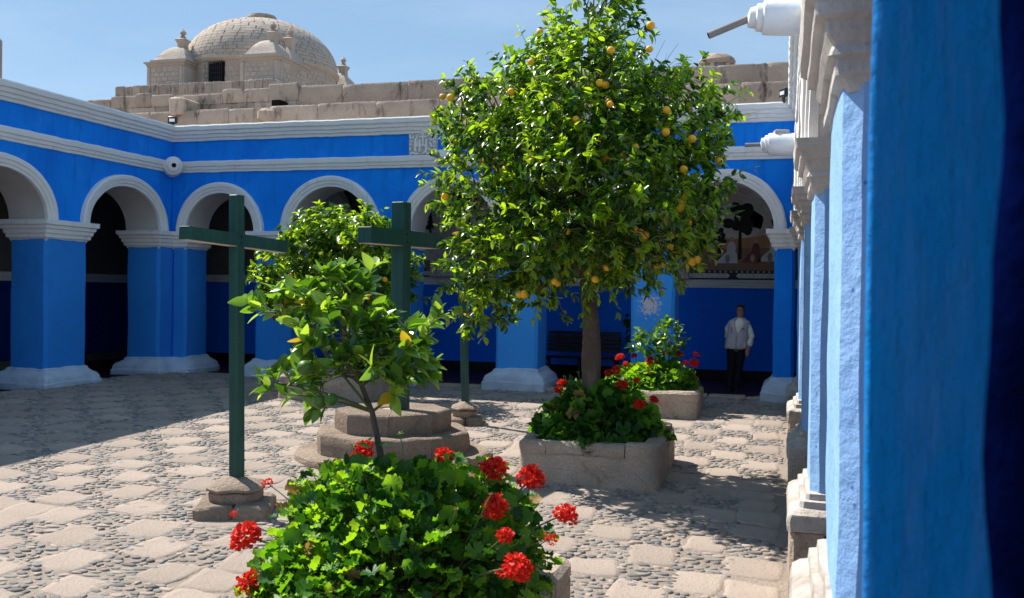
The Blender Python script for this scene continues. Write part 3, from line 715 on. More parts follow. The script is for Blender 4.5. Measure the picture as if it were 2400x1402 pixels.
for (ix, x0, x1, y0, y1, roofs) in ((0, -33.6, -31.35, 45.0, 47.4, [(-32.3, 46.1, 1.05)]), (1, -27.85, -25.6, 45.0, 47.9, [(-26.75, 45.95, .95), (-26.45, 47.25, .75)]), (2, -27.4, -25.6, 52.4, 55.0, [(-26.5, 53.9, .9)]), (3, -33.6, -31.6, 52.6, 55.0, [(-32.5, 53.9, .9)])):
    b = Bm(); box(b, x0, x1, y0, y1, 12.2, 13.95, .03); tr_ = part('corner_turret', b, STONE_JOINT, CH)
    b = Bm(); prof(b, (x0 + x1) / 2, (y0 + y1) / 2, (x1 - x0) / 2, (y1 - y0) / 2, [(0, 13.84), (.06, 13.9), (.08, 13.98), (.16, 14.02), (.18, 14.10), (0, 14.14)], .01, (2, 2)); part('turret_cornice', b, STONE_PALE, tr_, True, 30)
    if ix < 2:
        block_face(None, tr_, x0 + .22, x1 - .3, y0, y1, 12.55, 13.8, 5 if ix else 5, 5, 'y', -1, ix)
        for xx in (x0 + .08, x1 - .14):
            b = Bm(); box(b, xx - .09, xx + .09, y0 - .07, y0 + .02, 12.3, 13.85, .01); part('pilaster', b, STONE_PALE, tr_)
    if ix in (1, 2):
        block_face(None, tr_, x0, x1, y0 + .35, y1 - .1, 12.55, 13.8, 6, 5, 'x', 1, ix + 9)
        b = Bm(); box(b, x1 - .02, x1 + .07, y0 + .05, y0 + .22, 12.3, 13.85, .01); part('pilaster', b, STONE_PALE, tr_)
    for (rx, ry, hw) in roofs:
        bell_roof(CH, rx, ry, hw, hw, 14.12, .92)
        finial(CH, rx + .22 * (1 if ix != 0 else .6), ry, 15.08, 1.05)
# curved drum stones, front and right
for lo, hi, m in ((-2.02, -1.12, 11), (-.42, .52, 12)):
    for j in range(6):
        z0, z1 = 12.55 + .26 * j, 12.55 + .26 * (j + 1)
        for k in range(m):
            a0 = lo + (hi - lo) * (k + .5 * (j % 2)) / m; a1 = lo + (hi - lo) * (k + 1 + .5 * (j % 2)) / m
            if lo < -1 and (-1.80 < (a0 + a1) / 2 < -1.50): continue
            b = Bm(); rr = 4.25 + random.uniform(.01, .03)
            pts = [(cxd + r * math.cos(a), cyd + r * math.sin(a), z) for r in (rr, 4.2) for (a, z) in ((a0 + .004, z0 + .014), (a1 - .004, z0 + .014), (a1 - .004, z1 - .014), (a0 + .004, z1 - .014))]
            b.add(np.array(pts), [np.array([[0, 1, 2, 3], [0, 1, 5, 4], [1, 2, 6, 5], [2, 3, 7, 6], [3, 0, 4, 7]])]); part('wall_stone', b, STONE_PALE, drum, False)
aw = -1.62; wx, wy = cxd + 4.27 * math.cos(aw), cyd + 4.27 * math.sin(aw)
b = Bm(); box(b, wx - .5, wx + .5, wy - .06, wy + .3, 12.6, 14.13, .02, ang=aw + math.pi / 2, piv=(wx, wy)); wn = part('window', b, DARKIN, CH)
def wbox(x0, x1, z0, z1, d=.30, t=.02):
    b = Bm(); box(b, wx + x0, wx + x1, wy - d, wy - d + t, z0, z1, .004, ang=aw + math.pi / 2, piv=(wx, wy)); return b
for k in range(9): part('window_bar', wbox(-.52 + k * .13 - .012, -.52 + k * .13 + .012, 12.6, 14.15), BLACKM, wn)
for k in range(6): part('window_bar', wbox(-.54, .54, 12.68 + k * .26, 12.70 + k * .26, .31), BLACKM, wn)
b = Bm(); box(b, -25.1, -24.9, 51.6, 52.0, 12.55, 13.0, .02); part('window', b, DARKIN, CH)
# terrace in front of the church
W3 = thing('stone_wall', 'low block terrace wall at the foot of the domed church', 'stone wall', (-30, 44, 12))
b = Bm(); box(b, -34.8, -25.3, 43.9, 45, 5, 12.5, .02); part('core', b, STONE_JOINT, W3)
stone_row(W3, -34.8, -25.3, 43.86, 45.0, 12.05, 12.62, (.45, .75), .02, 12, STONE_OLD, gap=.02)
b = Bm(); k = 0
for y in np.arange(44.0, 56, .7):
    b = Bm(); box(b, -25.32, -25.24, y + .02, y + .68, 12.1, 12.62, .02); part('stone', b, STONE_PALE, W3)

# ------------------------------------------------------------------ wall fittings
def spout(label, c, d, L, r, pipe=None, cap=False, drop=0.0):
    d = np.array(d, float); d /= np.linalg.norm(d)
    S = thing('waterspout', label, 'waterspout', tuple(c), 'white waterspouts on the cloister walls')
    b = Bm(); lathe(b, np.array(c), [(r * 1.0, -.12), (r * 1.02, L * .25), (r * .95, L * .62), (r * .92, L * .72), (r * .78, L * .74), (r * .76, L * .84), (r * .6, L * .86), (r * .55, L * .97), (r * .2, L)], 22, axis=d)
    b.V[0] = wobble(b.V[0], .012, 5); part('spout_body', b, WHITE, S, True, 30)
    if pipe:
        e = np.array(c) + d * (L - .03); f = e + np.array(pipe)
        b = Bm(); tube(b, np.linspace(e, f, 4), .035, 10, cap=False); tube(b, np.linspace(f, e, 4), .024, 10, m=1, cap=True)
        part('pipe', b, [PIPE, DARKIN], S, True, 40)
    else:
        b = Bm(); lathe(b, np.array(c) + d * (L * .86), [(.05, 0), (.05, L * .155), (.02, L * .16)], 12, axis=d); part('spout_mouth', b, DARKIN, S)
    if cap:
        b = Bm(); box(b, c[0] + d[0] * L * .3 - .12, c[0] + d[0] * L * .3 + .13, c[1] - .1, c[1] + .1, c[2] + r - .02, c[2] + r + .05, .01, ang=.2); part('brick', b, STONE, S)
spout('ringed white waterspout in the left inner corner of the court', (-13.18, 18.55, 4.63), (.62, -.78, -.02), .5, .22)
spout('white waterspout half hidden by the orange tree, pipe pointing at us', (-6.76, 18.55, 4.66), (0, -1, 0), .34, .17, (-.02, -.42, .0))
spout('large white waterspout with a long drooping pipe, upper right', (.12, 9.7, 4.66), (-1, -.12, .03), .52, .17, (-.40, -.08, -.17))
spout('small white waterspout with a brick on top at the far right corner', (.02, 17.85, 4.66), (-1, 0, .02), .50, .20, (-.30, 0, -.005), True)
def floodlight(label, c, ang):
    S = thing('floodlight', label, 'floodlight', c, 'floodlights on the cornices')
    x, y, z = c
    b = Bm(); box(b, x - .10, x + .10, y - .03, y + .05, z, z + .17, .015, ang=ang, piv=(x, y)); part('housing', b, BLACKM, S)
    b = Bm(); box(b, x - .06, x + .06, y - .036, y - .028, z + .05, z + .115, .002, ang=ang, piv=(x, y)); part('lamp_glass', b, LAMPG, S)
    b = Bm(); box(b, x - .03, x + .03, y - .01, y + .02, z - .10, z + .01, .004, ang=ang, piv=(x, y)); part('bracket', b, BLACKM, S)
floodlight('small black floodlight on the cornice at the left inner corner', (-13.22, 18.58, 5.60), .25)
floodlight('black floodlight half hidden behind the right cornice', (-.10, 18.4, 5.60), -.9)

# carved monogram plaque
PQ = thing('relief_plaque', 'white carved IHS monogram plaque between the back wall mouldings', 'plaque', (-7.235, 18.59, 4.99))
b = Bm(); box(b, -7.55, -6.92, 18.57, 18.62, 4.755, 5.205, .01, amp=.004); part('backplate', b, WHITE_DIRTY, PQ)
def relief(pts, r, sub='letter'):
    b = Bm(); P_ = np.array([(-7.235 + x, 18.555, 4.98 + z) for x, z in pts]); tube(b, P_, r, 8); return part(sub, b, WHITE, PQ, True, None)
relief([(-.165, .10), (-.165, 0), (-.165, -.15)], .030)
relief([(-.07, .09), (-.07, 0), (-.07, -.16)], .026); relief([(.075, .10), (.075, 0), (.075, -.17)], .028); relief([(-.07, -.035), (0, -.03), (.075, -.035)], .024)
relief([(.205, .06), (.175, .095), (.14, .075), (.14, .03), (.18, -.02), (.205, -.07), (.185, -.12), (.145, -.125), (.12, -.09)], .026)
relief([(0, -.03), (0, .06), (0, .22)], .024, 'carved_cross'); relief([(-.075, .145), (0, .15), (.08, .145)], .022, 'carved_cross')
for pts in ([(-.29, .2), (-.28, .14), (-.25, .11)], [(-.22, .12), (-.2, .18), (-.15, .19), (-.13, .14), (-.16, .11)], [(-.28, .06), (-.24, .04)], [(-.29, 0), (-.25, -.01)], [(-.28, -.09), (-.24, -.07), (-.25, -.12), (-.29, -.1)],
            [(.10, .16), (.14, .2), (.19, .17), (.23, .10), (.25, .0)], [(.28, .2), (.27, .13), (.29, .08)], [(.24, -.04), (.28, -.05)], [(.22, -.12), (.28, -.13)], [(-.27, -.2), (-.21, -.17), (-.17, -.2), (-.1, -.2)], [(.02, -.2), (.04, -.16), (.1, -.2), (.18, -.19), (.25, -.2)], [(-.12, .05), (-.12, -.05)], [(.28, .04), (.28, .0)]):
    q = np.array(pts); 
    if len(q) == 2: q = np.array([q[0], q.mean(0), q[1]])
    relief(q, .022, 'scroll')

# ------------------------------------------------------------------ crosses and their stone bases
BAR = np.array([.20, .98]) / np.linalg.norm([.20, .98])
def cross(label, x, y, z0, z1, zbar, L, pw, bh, tilt=0.0, lean=0.0, roll=0.0, post_ang=None):
    C_ = thing('wooden_cross', label, 'cross', (x, y, z0), 'green wooden crosses in the court')
    ang = math.atan2(BAR[1], BAR[0]) + roll
    b = Bm(); box(b, x - pw / 2, x + pw / 2, y - pw / 2, y + pw / 2, z0, z1, .008, ang=ang)
    V = b.V[0]; V[:, 0] += lean * (V[:, 2] - z0)
    part('post', b, GREEN, C_, False)
    b = Bm(); d = np.array([math.cos(ang), math.sin(ang), -tilt]); d /= np.linalg.norm(d)
    s = np.array([-math.sin(ang), math.cos(ang), 0]); u = np.cross(s, -d) * -1; u = np.cross(d, s)
    if u[2] < 0: u = -u
    c0 = np.array([x + lean * (zbar - z0), y, zbar]); t = pw / 2 + .006
    R = []
    for e in (-L / 2, -L / 2 + .006, L / 2 - .006, L / 2):
        k = .94 if abs(e) > L / 2 - .003 else 1
        R.append([c0 + d * e + s * (a * t * k) + u * (c * bh / 2 * k) for a, c in ((-1, -1), (1, -1), (1, 1), (-1, 1))])
    loft(b, np.array(R)); part('crossbar', b, GREEN, C_, False)
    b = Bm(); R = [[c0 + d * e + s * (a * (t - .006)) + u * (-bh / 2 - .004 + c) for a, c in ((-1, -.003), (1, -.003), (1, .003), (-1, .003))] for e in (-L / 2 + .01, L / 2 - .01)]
    loft(b, np.array(R)); part('pale_underside', b, PALE_UNDER, C_, False)  # thin pale strip along the underside of the crossbar
    for k in (-1, 1):
        b = Bm(); lathe(b, c0 + u * k * bh * .25 + s * 0 - s * (t + .0), [(.016, 0), (.014, .008), (.004, .012)], 8, axis=-s); part('bolt', b, BLACKM, C_)
cross('tall green wooden cross nearest on the left, standing on a low stone block', -5.36, 8.66, -.02, 2.93, 2.47, 1.42, .115, .125, .05, -.012)
cross('green wooden cross in the middle rising behind the young citrus tree', -4.86, 11.75, .35, 3.13, 2.66, 1.62, .19, .20, .0, -.004)
cross('green wooden cross farthest back, partly covered by the big orange tree', -4.87, 14.48, .12, 2.74, 2.36, 1.55, .10, .11, .0, -.03)
def cross_base(label, x, y, s, h, ang, zg):
    B_ = thing('cross_pedestal', label, 'cross pedestal', (x, y, zg), 'stone bases of the outer crosses')
    h1, h2 = zg + h * .36, zg + h * .64
    for k, (ox, w_) in enumerate(((-.25, .48), (.25, .48))):
        b = Bm(); c, s_ = math.cos(ang), math.sin(ang)
        prof(b, x + ox * s * c, y + ox * s * s_, s * .245, s * .5, [(-.01, zg - .1), (0, zg), (0, h1 - .03), (-.025, h1)], .04, (2, 4), 1, .014, 5, ang=ang, seed=k + int(x * 10)); part('base_slab', b, STONE_BROWN, B_, True, 40)
    b = Bm(); prof(b, x, y, s * .34, s * .34, [(-.01, h1 - .01), (.0, h1 + .02), (0, h2 - .012), (-.012, h2)], s * .17, (2, 2), 1, .01, 5, ang=ang, seed=4); part('base_block', b, STONE_BROWN, B_, True, 40)
    b = Bm(); prof(b, x, y, s * .34, s * .34, [(-.02, h2), (.022, h2 + .012), (.026, h2 + .035), (.0, h2 + .065), (-.07, zg + h * .90), (-s * .20, zg + h * .99), (-s * .25, zg + h)], s * .17, (2, 2), 1, .012, 6, ang=ang, seed=6); part('base_cap', b, STONE_BROWN, B_, True, 40)
cross_base('low stepped stone block under the nearest green cross', -5.36, 8.66, .74, .37, .42, float(gz(-5.36, 8.66)) - .01)
cross_base('small stone block under the farthest green cross', -4.87, 14.48, .56, .36, .30, float(gz(-4.87, 14.48)) - .01)
ST = thing('stepped_plinth', 'three-tier octagonal stone plinth of the middle cross', 'stone plinth', (-4.98, 11.8, -.25))
def tier(cx_, cy_, r, z0, z1, n, rot, seed, amp, corner=.0, rnd=0):
    for k in range(n):
        a0, a1 = rot + 2 * math.pi * k / n, rot + 2 * math.pi * (k + 1) / n
        m = 5
        outer = []
        for i in range(m):
            t = i / (m - 1); p = np.array([math.cos(a0), math.sin(a0)]) * (1 - t) + np.array([math.cos(a1), math.sin(a1)]) * t
            arc = np.array([math.cos(a0 + (a1 - a0) * t), math.sin(a0 + (a1 - a0) * t)])
            outer.append((p * (1 - rnd) + arc * rnd) * r)
        outer = np.array(outer); inner = outer * .25
        mid = outer.mean(0); shr = lambda P_: mid * .6 + (P_ - mid * .6) * .985
        ring = np.concatenate([outer, inner[::-1]]); R = []
        for o_, z in ((0, z0 - .06), (0, z0 + .02), (.006, (z0 + z1) / 2), (0, z1 - .045), (-.012, z1 - .015), (-.045, z1)):
            q = shr(ring * (1 + o_ / r)); R.append(np.concatenate([q + [cx_, cy_], np.full((len(q), 1), z)], 1))
        R = np.array(R); R = wobble(R.reshape(-1, 3), amp, 4, seed).reshape(R.shape)
        b = Bm(); loft(b, R, 0, False, False)
        top = R[-1]; nn = len(outer)
        b.add(top, np.array([[i, i + 1, 2 * nn - 2 - i, 2 * nn - 1 - i] for i in range(nn - 1)]))
        part('step_block', b, STONE_BROWN, ST, True, 40)
tier(-4.98, 11.82, 1.30, -.27, -.13, 8, .25, 3, .016, rnd=.85)
tier(-4.98, 11.82, 1.03, -.14, .14, 8, .10, 5, .016, rnd=.45)
tier(-4.98, 11.82, .77, .13, .41, 8, .32, 7, .010)
b = Bm(); lathe(b, (-4.98, 11.82, 0), [(.35, -.3), (.35, .40)], 12); part('plinth_core', b, STONE, ST)

# ------------------------------------------------------------------ planters
def planter(label, x0, x1, y0, y1, ztop, seed, rim=.20):
    cx_, cy_, hx, hy = (x0 + x1) / 2, (y0 + y1) / 2, (x1 - x0) / 2, (y1 - y0) / 2
    zg = float(gz(cx_, y0)) - .08
    Pn = thing('stone_planter', label, 'planter', (cx_, cy_, zg), 'stone planters in the court')
    b = Bm(); rc = .17
    def ring(o, z):
        p = rrect(hx + o, hy + o, rc + o * .5 if rc + o * .5 > .03 else .03, (9, 9), 4); return np.concatenate([p + [cx_, cy_], np.full((len(p), 1), z)], 1)
    R = np.array([ring(.012, zg), ring(.012, zg + .1), ring(.0, zg + .25), ring(-.004, ztop - .16), ring(-.03, ztop - .15)] )
    R = wobble(R.reshape(-1, 3), .016, 3.2, seed).reshape(R.shape); loft(b, R, 0, False, False)
    part('planter_wall', b, STONE, Pn, True, 40)
    # rim stones round the top
    per = rrect(hx - rim / 2, hy - rim / 2, rc * .6, (16, 16), 4); n = len(per)
    seg = np.linalg.norm(np.roll(per, -1, 0) - per, axis=1); cum = np.concatenate([[0], np.cumsum(seg)]); tot = cum[-1]
    r = random.Random(seed); s = .05; cuts = [s]
    while s < tot - .55: s += r.uniform(.42, .72); cuts.append(s)
    cuts.append(tot + .05)
    ext = np.concatenate([per, per[:2]]); cume = np.concatenate([cum, [tot + seg[0]]])
    for k in range(len(cuts) - 1):
        a, c = cuts[k] + .006, cuts[k + 1] - .006
        q = np.linspace(a, c, 9); pth = np.stack([np.interp(q, cume, ext[:, 0]) + cx_, np.interp(q, cume, ext[:, 1]) + cy_, np.full(9, 0.0)], 1)
        dz = r.uniform(-.018, .018); h = rim / 2
        sec = [(-h, ztop - .16), (h + .004, ztop - .16), (h + .012, ztop - .12), (h + .008, ztop - .04 + dz), (h - .035, ztop + dz), (-h + .03, ztop + dz), (-h, ztop - .03 + dz)]
        b = Bm(); sweep(b, pth, sec, False, 0, .012, 5, seed + k); part('rim_stone', b, STONE, Pn, True, 40)
    b = Bm(); g_ = np.stack(np.meshgrid(np.linspace(x0 + .1, x1 - .1, 24), np.linspace(y0 + .1, y1 - .1, 24), indexing='ij'), -1)
    P_ = np.concatenate([g_, np.full(g_.shape[:2] + (1,), ztop - .07)], -1); P_[..., 2] += .025 * fnoise(P_.reshape(-1, 3) * 5, seed, 2).reshape(24, 24)
    b.add(*grid(P_)); part('soil', b, SOIL, Pn, True, None)
    return Pn
planter('rough stone planter at the bottom edge under the nearest geraniums', *PLANTERS[0], .10, 11)
planter('square stone planter around the big orange tree', *PLANTERS[1], .21, 13)
planter('pale stone planter by the far right pillars', *PLANTERS[2], .32, 17)
planter('stone planter under the small orange tree, mostly hidden', *PLANTERS[3], .40, 19)
b = Bm(); lathe(b, (-1.52, 12.35, 0), [(.02, .20), (.13, .21), (.17, .25), (.15, .31), (.05, .335)], 14); b.V[0] = wobble(b.V[0], .02, 5); solo('loose_stone', b, STONE_OLD, 'rounded grey stone lying on the rim of the orange tree planter', 'stone', (-1.52, 12.35, .2))

# ------------------------------------------------------------------ foliage helpers
def nrm(A): return A / (np.linalg.norm(A, axis=-1, keepdims=True) + 1e-9)
def frames(D, N):
    D = nrm(D); X = nrm(np.cross(D, N)); Z = np.cross(X, D); return np.stack([X, D, Z], -1)
def blade(wid, fold=.18, droop=.12, n=5, tip=1.0, base=.35):
    """a folded leaf of length 1 along +y: (V, F)"""
    t = np.linspace(0, 1, n); V = []
    for k in t:
        wv = wid * (math.sin(math.pi * min(1, (k * .92 + .04)) ** base_pow(base)))
        z = -droop * k * k
        V += [(-wv, k, z + fold * wv), (0, k, z), (wv, k, z + fold * wv)]
    V = np.array(V); F = []
    for i in range(n - 1):
        a = 3 * i; F += [(a, a + 1, a + 4, a + 3), (a + 1, a + 2, a + 5, a + 4)]
    return V, np.array(F)
def base_pow(b): return {True: .8, False: 1.0}[b < .4]
def round_leaf(seed, n=22):
    """lobed, pleated geranium leaf, radius 1, stalk at the origin"""
    r = np.random.default_rng(seed); V = [(0, 0, -.10)]
    u = np.linspace(0, 1, n); ths = (u * 2 - 1) * 2.85 + math.pi / 2
    lob = np.abs(np.sin(u * math.pi * 5.5)); pl = np.where(np.arange(n) % 2 == 0, 1, -1)
    for k, t in enumerate(ths): V.append((.52 * math.cos(t), .52 * math.sin(t), .02 + .06 * pl[k]))
    for k, t in enumerate(ths):
        q = (.80 + .20 * lob[k]) * (1 + r.uniform(-.05, .05)); V.append((q * math.cos(t), q * math.sin(t), .16 + .13 * pl[k] + .14 * math.sin(t * 3 + seed) + r.uniform(-.08, .08)))
    F3 = [(0, 1 + k, 2 + k) for k in range(n - 1)]; F4 = [(x, y, z + (.05 if z > .75 else 0), r) for x, y, z, r in [(1 + k, 1 + n + k, 2 + n + k, 2 + k) for k in range(n - 1)]]
    V = np.array(V); V[:, 1] += .10
    return V, [np.array(F3), np.array(F4)]
def proto(V, F, mat, name='leaf'):
    b = Bm(); b.add(V, F); return build_mesh(name, b, mat, True, None)
def scatter(root, name, V, F, P, R, S, var, mats, nparts, score, protos=None, restname=None):
    """the nparts best placed leaves as objects of their own, the rest as one mesh"""
    V = np.asarray(V); Fl = F if isinstance(F, list) else [F]
    protos = protos or [proto(V, F, m, name) for m in mats]
    order = np.argsort(-score); org = ORG[root.name]
    for k in order[:nparts]:
        o = bpy.data.objects.new(name, protos[var[k]]); COL.objects.link(o); o.parent = root
        Mx = Matrix.Identity(4); A_ = R[k] * S[k]
        for i in range(3):
            for j in range(3): Mx[i][j] = A_[i, j]
        Mx.translation = Vector(P[k] - org); o.matrix_local = Mx
    rest = order[nparts:]
    if len(rest) == 0: return
    W_ = P[rest][:, None] + S[rest][:, None, None] * np.einsum('kij,nj->kni', R[rest], V)
    b = Bm(); nv = len(V)
    b.V.append(W_.reshape(-1, 3)); b.n = len(rest) * nv
    for f in Fl:
        b.F.append((np.arange(len(rest))[:, None, None] * nv + f[None]).reshape(-1, f.shape[1])); b.mi.append(np.repeat(var[rest], len(f)).astype(np.int32))
    part(restname or (name + 's' if name != 'leaf' else 'leaves'), b, mats, root, True, None, kind='stuff')
def blob_pts(blobs, n, lo=.45, rng=RNG):
    w_ = np.array([(x[3] * x[4] * x[5]) ** .72 for x in blobs]); w_ /= w_.sum()
    k = rng.choice(len(blobs), n, p=w_); B_ = np.array(blobs)[k]
    d = nrm(rng.normal(size=(n, 3))); r = lo + (1 - lo) * rng.random(n) ** .6
    return B_[:, :3] + d * r[:, None] * B_[:, 3:6], d
def leafy_twigs(P, D, nl, L, size, rng=RNG, spread=.85, droop=.15):
    """leaves set round twigs that start at P and run along D"""
    n = len(P); t = rng.random((n, nl)) ** .8
    LL = L * rng.uniform(.6, 1.25, (n, 1))
    pos = P[:, None] + D[:, None] * (t * LL)[..., None]
    sd = nrm(rng.normal(size=(n, nl, 3))); sd = nrm(sd - (sd * D[:, None]).sum(-1, keepdims=True) * D[:, None])
    ld = nrm(D[:, None] * .55 + sd * spread + np.array([0, 0, -droop]))
    nn = nrm(np.array([0, 0, 1.0]) + .55 * rng.normal(size=(n, nl, 3)) + .25 * np.array([-.5, .1, .3]))
    s = size * rng.uniform(.62, 1.15, (n, nl))
    return pos.reshape(-1, 3), frames(ld.reshape(-1, 3), nn.reshape(-1, 3)), s.reshape(-1)
def facing(P, ctr):
    return (nrm(P - ctr) * nrm(CAM - P)).sum(-1) / np.linalg.norm(P - CAM, axis=1)
def stub(P0, P1, bend=.15, n=6, rng=random):
    t = np.linspace(0, 1, n)[:, None]; m = np.array([rng.uniform(-bend, bend), rng.uniform(-bend, bend), rng.uniform(0, bend)])
    return P0 + (P1 - P0) * t + m * (np.sin(t * math.pi)) * np.linalg.norm(P1 - P0) * .5

OV, OF = blade(.235, .35, .22, 5)
SV, SF = blade(.265, .30, .16, 6)

def orange_tree(label, base, fork, blobs, ntw, nl, size, fruits, trunk_r, stems, cat='tree', nparts=298, L=.30):
    T_ = thing('orange_tree', label, cat, tuple(base))
    base, fork = np.array(base), np.array(fork)
    b = Bm(); n = 18; t = np.linspace(0, 1, n)[:, None]
    pth = base + (fork - base) * t + np.array([.05, .02, 0]) * np.sin(t * 3.0) * .8
    rr = trunk_r * (1.18 - .38 * t[:, 0]) + .05 * trunk_r * np.sin(t[:, 0] * 17); rr[0] *= 1.25
    tube(b, pth, rr, 14); b.V[0] = wobble(b.V[0], .018, 5, 2, 3)
    tr = part('trunk', b, BARK, T_, True, None)
    hub = np.array([x[:3] for x in blobs]); k = 0
    for bl in blobs:
        c = np.array(bl[:3]); st = fork + np.array([0, 0, random.uniform(-.25, .25)])
        P_ = stub(st, c, .3, 8); b = Bm(); tube(b, P_, np.linspace(trunk_r * .48, .014, 8), 7)
        part('limb', b, BARK, tr, True, None)
    P_, d = blob_pts(blobs, ntw)
    ctr = hub.mean(0)
    out = nrm(P_ - ctr); D_ = nrm(d * .75 + out * .35 + np.array([0, 0, .30]) + .4 * RNG.normal(size=d.shape))
    b = Bm()
    for i in range(0, ntw, 2):
        j = np.argmin(((hub - P_[i]) ** 2).sum(1)); q = hub[j] + (P_[i] - hub[j]) * random.uniform(.45, .75) + np.array([random.uniform(-.1, .1), random.uniform(-.1, .1), random.uniform(-.15, .02)])
        tube(b, np.array([q, (q + P_[i]) / 2 + np.array([0, 0, .03]), P_[i], P_[i] + D_[i] * L * .9]), [.011, .009, .006, .003], 4, cap=False)
    part('twigs', b, TWIG, T_, True, None, kind='stuff')
    LP, LR, LS = leafy_twigs(P_, D_, nl, L, size)
    ns = ntw // 9
    SP_, sd_ = blob_pts(blobs, ns, .96); SD_ = nrm(sd_ * .8 + nrm(SP_ - ctr) * .5 + np.array([0, 0, .35]) + .25 * RNG.normal(size=sd_.shape))
    b = Bm()
    for i in range(ns): tube(b, np.array([SP_[i] - SD_[i] * .1, SP_[i] + SD_[i] * .2, SP_[i] + SD_[i] * .42 + np.array([0, 0, .02])]), [.006, .004, .002], 4, cap=False)
    part('shoots', b, TWIG, T_, True, None, kind='stuff')
    l2 = leafy_twigs(SP_, SD_, nl, L * 1.5, size * .9); LP, LR, LS = np.concatenate([LP, l2[0]]), np.concatenate([LR, l2[1]]), np.concatenate([LS, l2[2]])
    var = RNG.choice(4, len(LP), p=[.42, .34, .22, .02])
    young = np.concatenate([np.repeat(RNG.random(ntw) < .22, nl), np.repeat(RNG.random(ns) < .6, nl)]); var[young & (var < 3)] = 2
    scatter(T_, 'leaf', OV, OF, LP, LR, LS, var, ORL, nparts, facing(LP, ctr) + .01 * RNG.random(len(LP)))
    fm = None
    for (x, y, z) in fruits:
        r = random.uniform(.038, .052)
        if fm is None:
            b = Bm(); a = np.linspace(-math.pi / 2, math.pi / 2, 9); lathe(b, (0, 0, 0), [(max(.02, math.cos(q)), math.sin(q) * .96) for q in a], 14); fm = build_mesh('orange', b, ORANGE)
        o = bpy.data.objects.new('orange', fm); COL.objects.link(o); o.parent = T_; o.location = Vector(np.array([x, y, z]) - base); o.scale = (r, r, r * random.uniform(.92, 1.05)); o.rotation_euler = (random.random(), random.random(), random.random())
    return T_
TREE = [(-2.42, 12.1, 5.28, 0.57, 0.6, 0.71), (-2.57, 12.1, 4.47, 0.93, 0.9, 0.71), (-2.26, 11.4, 4.22, 0.77, 0.6, 0.62), (-3.62, 12.0, 4.22, 0.61, 0.7, 0.55), (-3.44, 11.8, 3.3, 0.76, 0.9, 0.76), (-2.33, 12.1, 3.43, 1.25, 1.3, 0.92), (-2.26, 11.2, 3.22, 1.01, 0.7, 0.86), (-1.48, 12.1, 4.05, 0.59, 0.8, 0.69), (-1.23, 11.9, 3.12, 0.42, 0.7, 0.63), (-3.65, 11.8, 2.27, 0.57, 0.7, 0.44), (-2.67, 11.9, 2.49, 1.08, 1.1, 0.46), (-1.50, 12.0, 2.62, 0.42, 0.7, 0.32), (-3.25, 12.1, 4.72, 0.33, 0.4, 0.44), (-1.95, 10.9, 2.79, 0.78, 0.5, 0.54), (-4.12, 12.1, 4.14, 0.34, 0.3, 0.34), (-3.02, 11.8, 1.95, 0.43, 0.4, 0.19), (-3.85, 11.9, 1.8, 0.25, 0.3, 0.19), (-0.96, 12.1, 4.19, 0.18, 0.25, 0.32)]
ORANGES = [(-2.024, 11.222, 4.835), (-2.024, 11.221, 4.198), (-1.582, 11.374, 5.139), (-1.592, 11.367, 4.861), (-2.152, 11.205, 4.452), (-3.028, 11.351, 4.782), (-2.43, 11.207, 4.035), (-1.4, 11.468, 3.892), (-1.394, 11.474, 4.155), (-1.11, 11.684, 3.841), (-1.727, 11.3, 3.7), (-1.198, 11.607, 3.466), (-1.188, 11.611, 3.145), (-1.206, 11.596, 3.068), (-1.233, 11.575, 3.0), (-1.142, 11.645, 2.827), (-1.727, 11.295, 2.73), (-1.665, 11.319, 2.697), (-1.603, 11.346, 2.663), (-1.321, 11.508, 2.666), (-1.886, 11.244, 2.391), (-1.861, 11.25, 2.316), (-2.518, 11.221, 2.704), (-3.092, 11.391, 1.947), (-3.159, 11.42, 1.946), (-2.674, 11.253, 2.107), (-2.17, 11.202, 2.137), (-1.343, 11.492, 2.529), (-2.108, 11.207, 3.069), (-1.838, 11.26, 3.095), (-4.592, 12.1, 4.564), (-3.899, 11.802, 3.614), (-3.011, 11.351, 3.572), (-0.833, 11.944, 3.598)]
ORANGES = [(x * (1 - .45 / 11.3), y - .45 if y < 11.7 else y - .1, z + ((.45 if y < 11.7 else .1) / 11.3) * (2 - z)) for x, y, z in ORANGES]
_r = random.Random(4)
ORANGES += [(-1.75 + _r.gauss(0, .45), 11.0 + _r.uniform(0, .35), 2.75 + _r.gauss(0, .45)) for k in range(16)] + [(-2.4 + _r.gauss(0, .8), 11.05 + _r.uniform(0, .3), 3.6 + _r.gauss(0, .6)) for k in range(14)]
big = orange_tree('big orange tree full of ripe fruit standing in the square planter', (-2.40, 12.1, .12), (-2.46, 12.1, 2.35), TREE, 2050, 13, .118, ORANGES, .118, None)
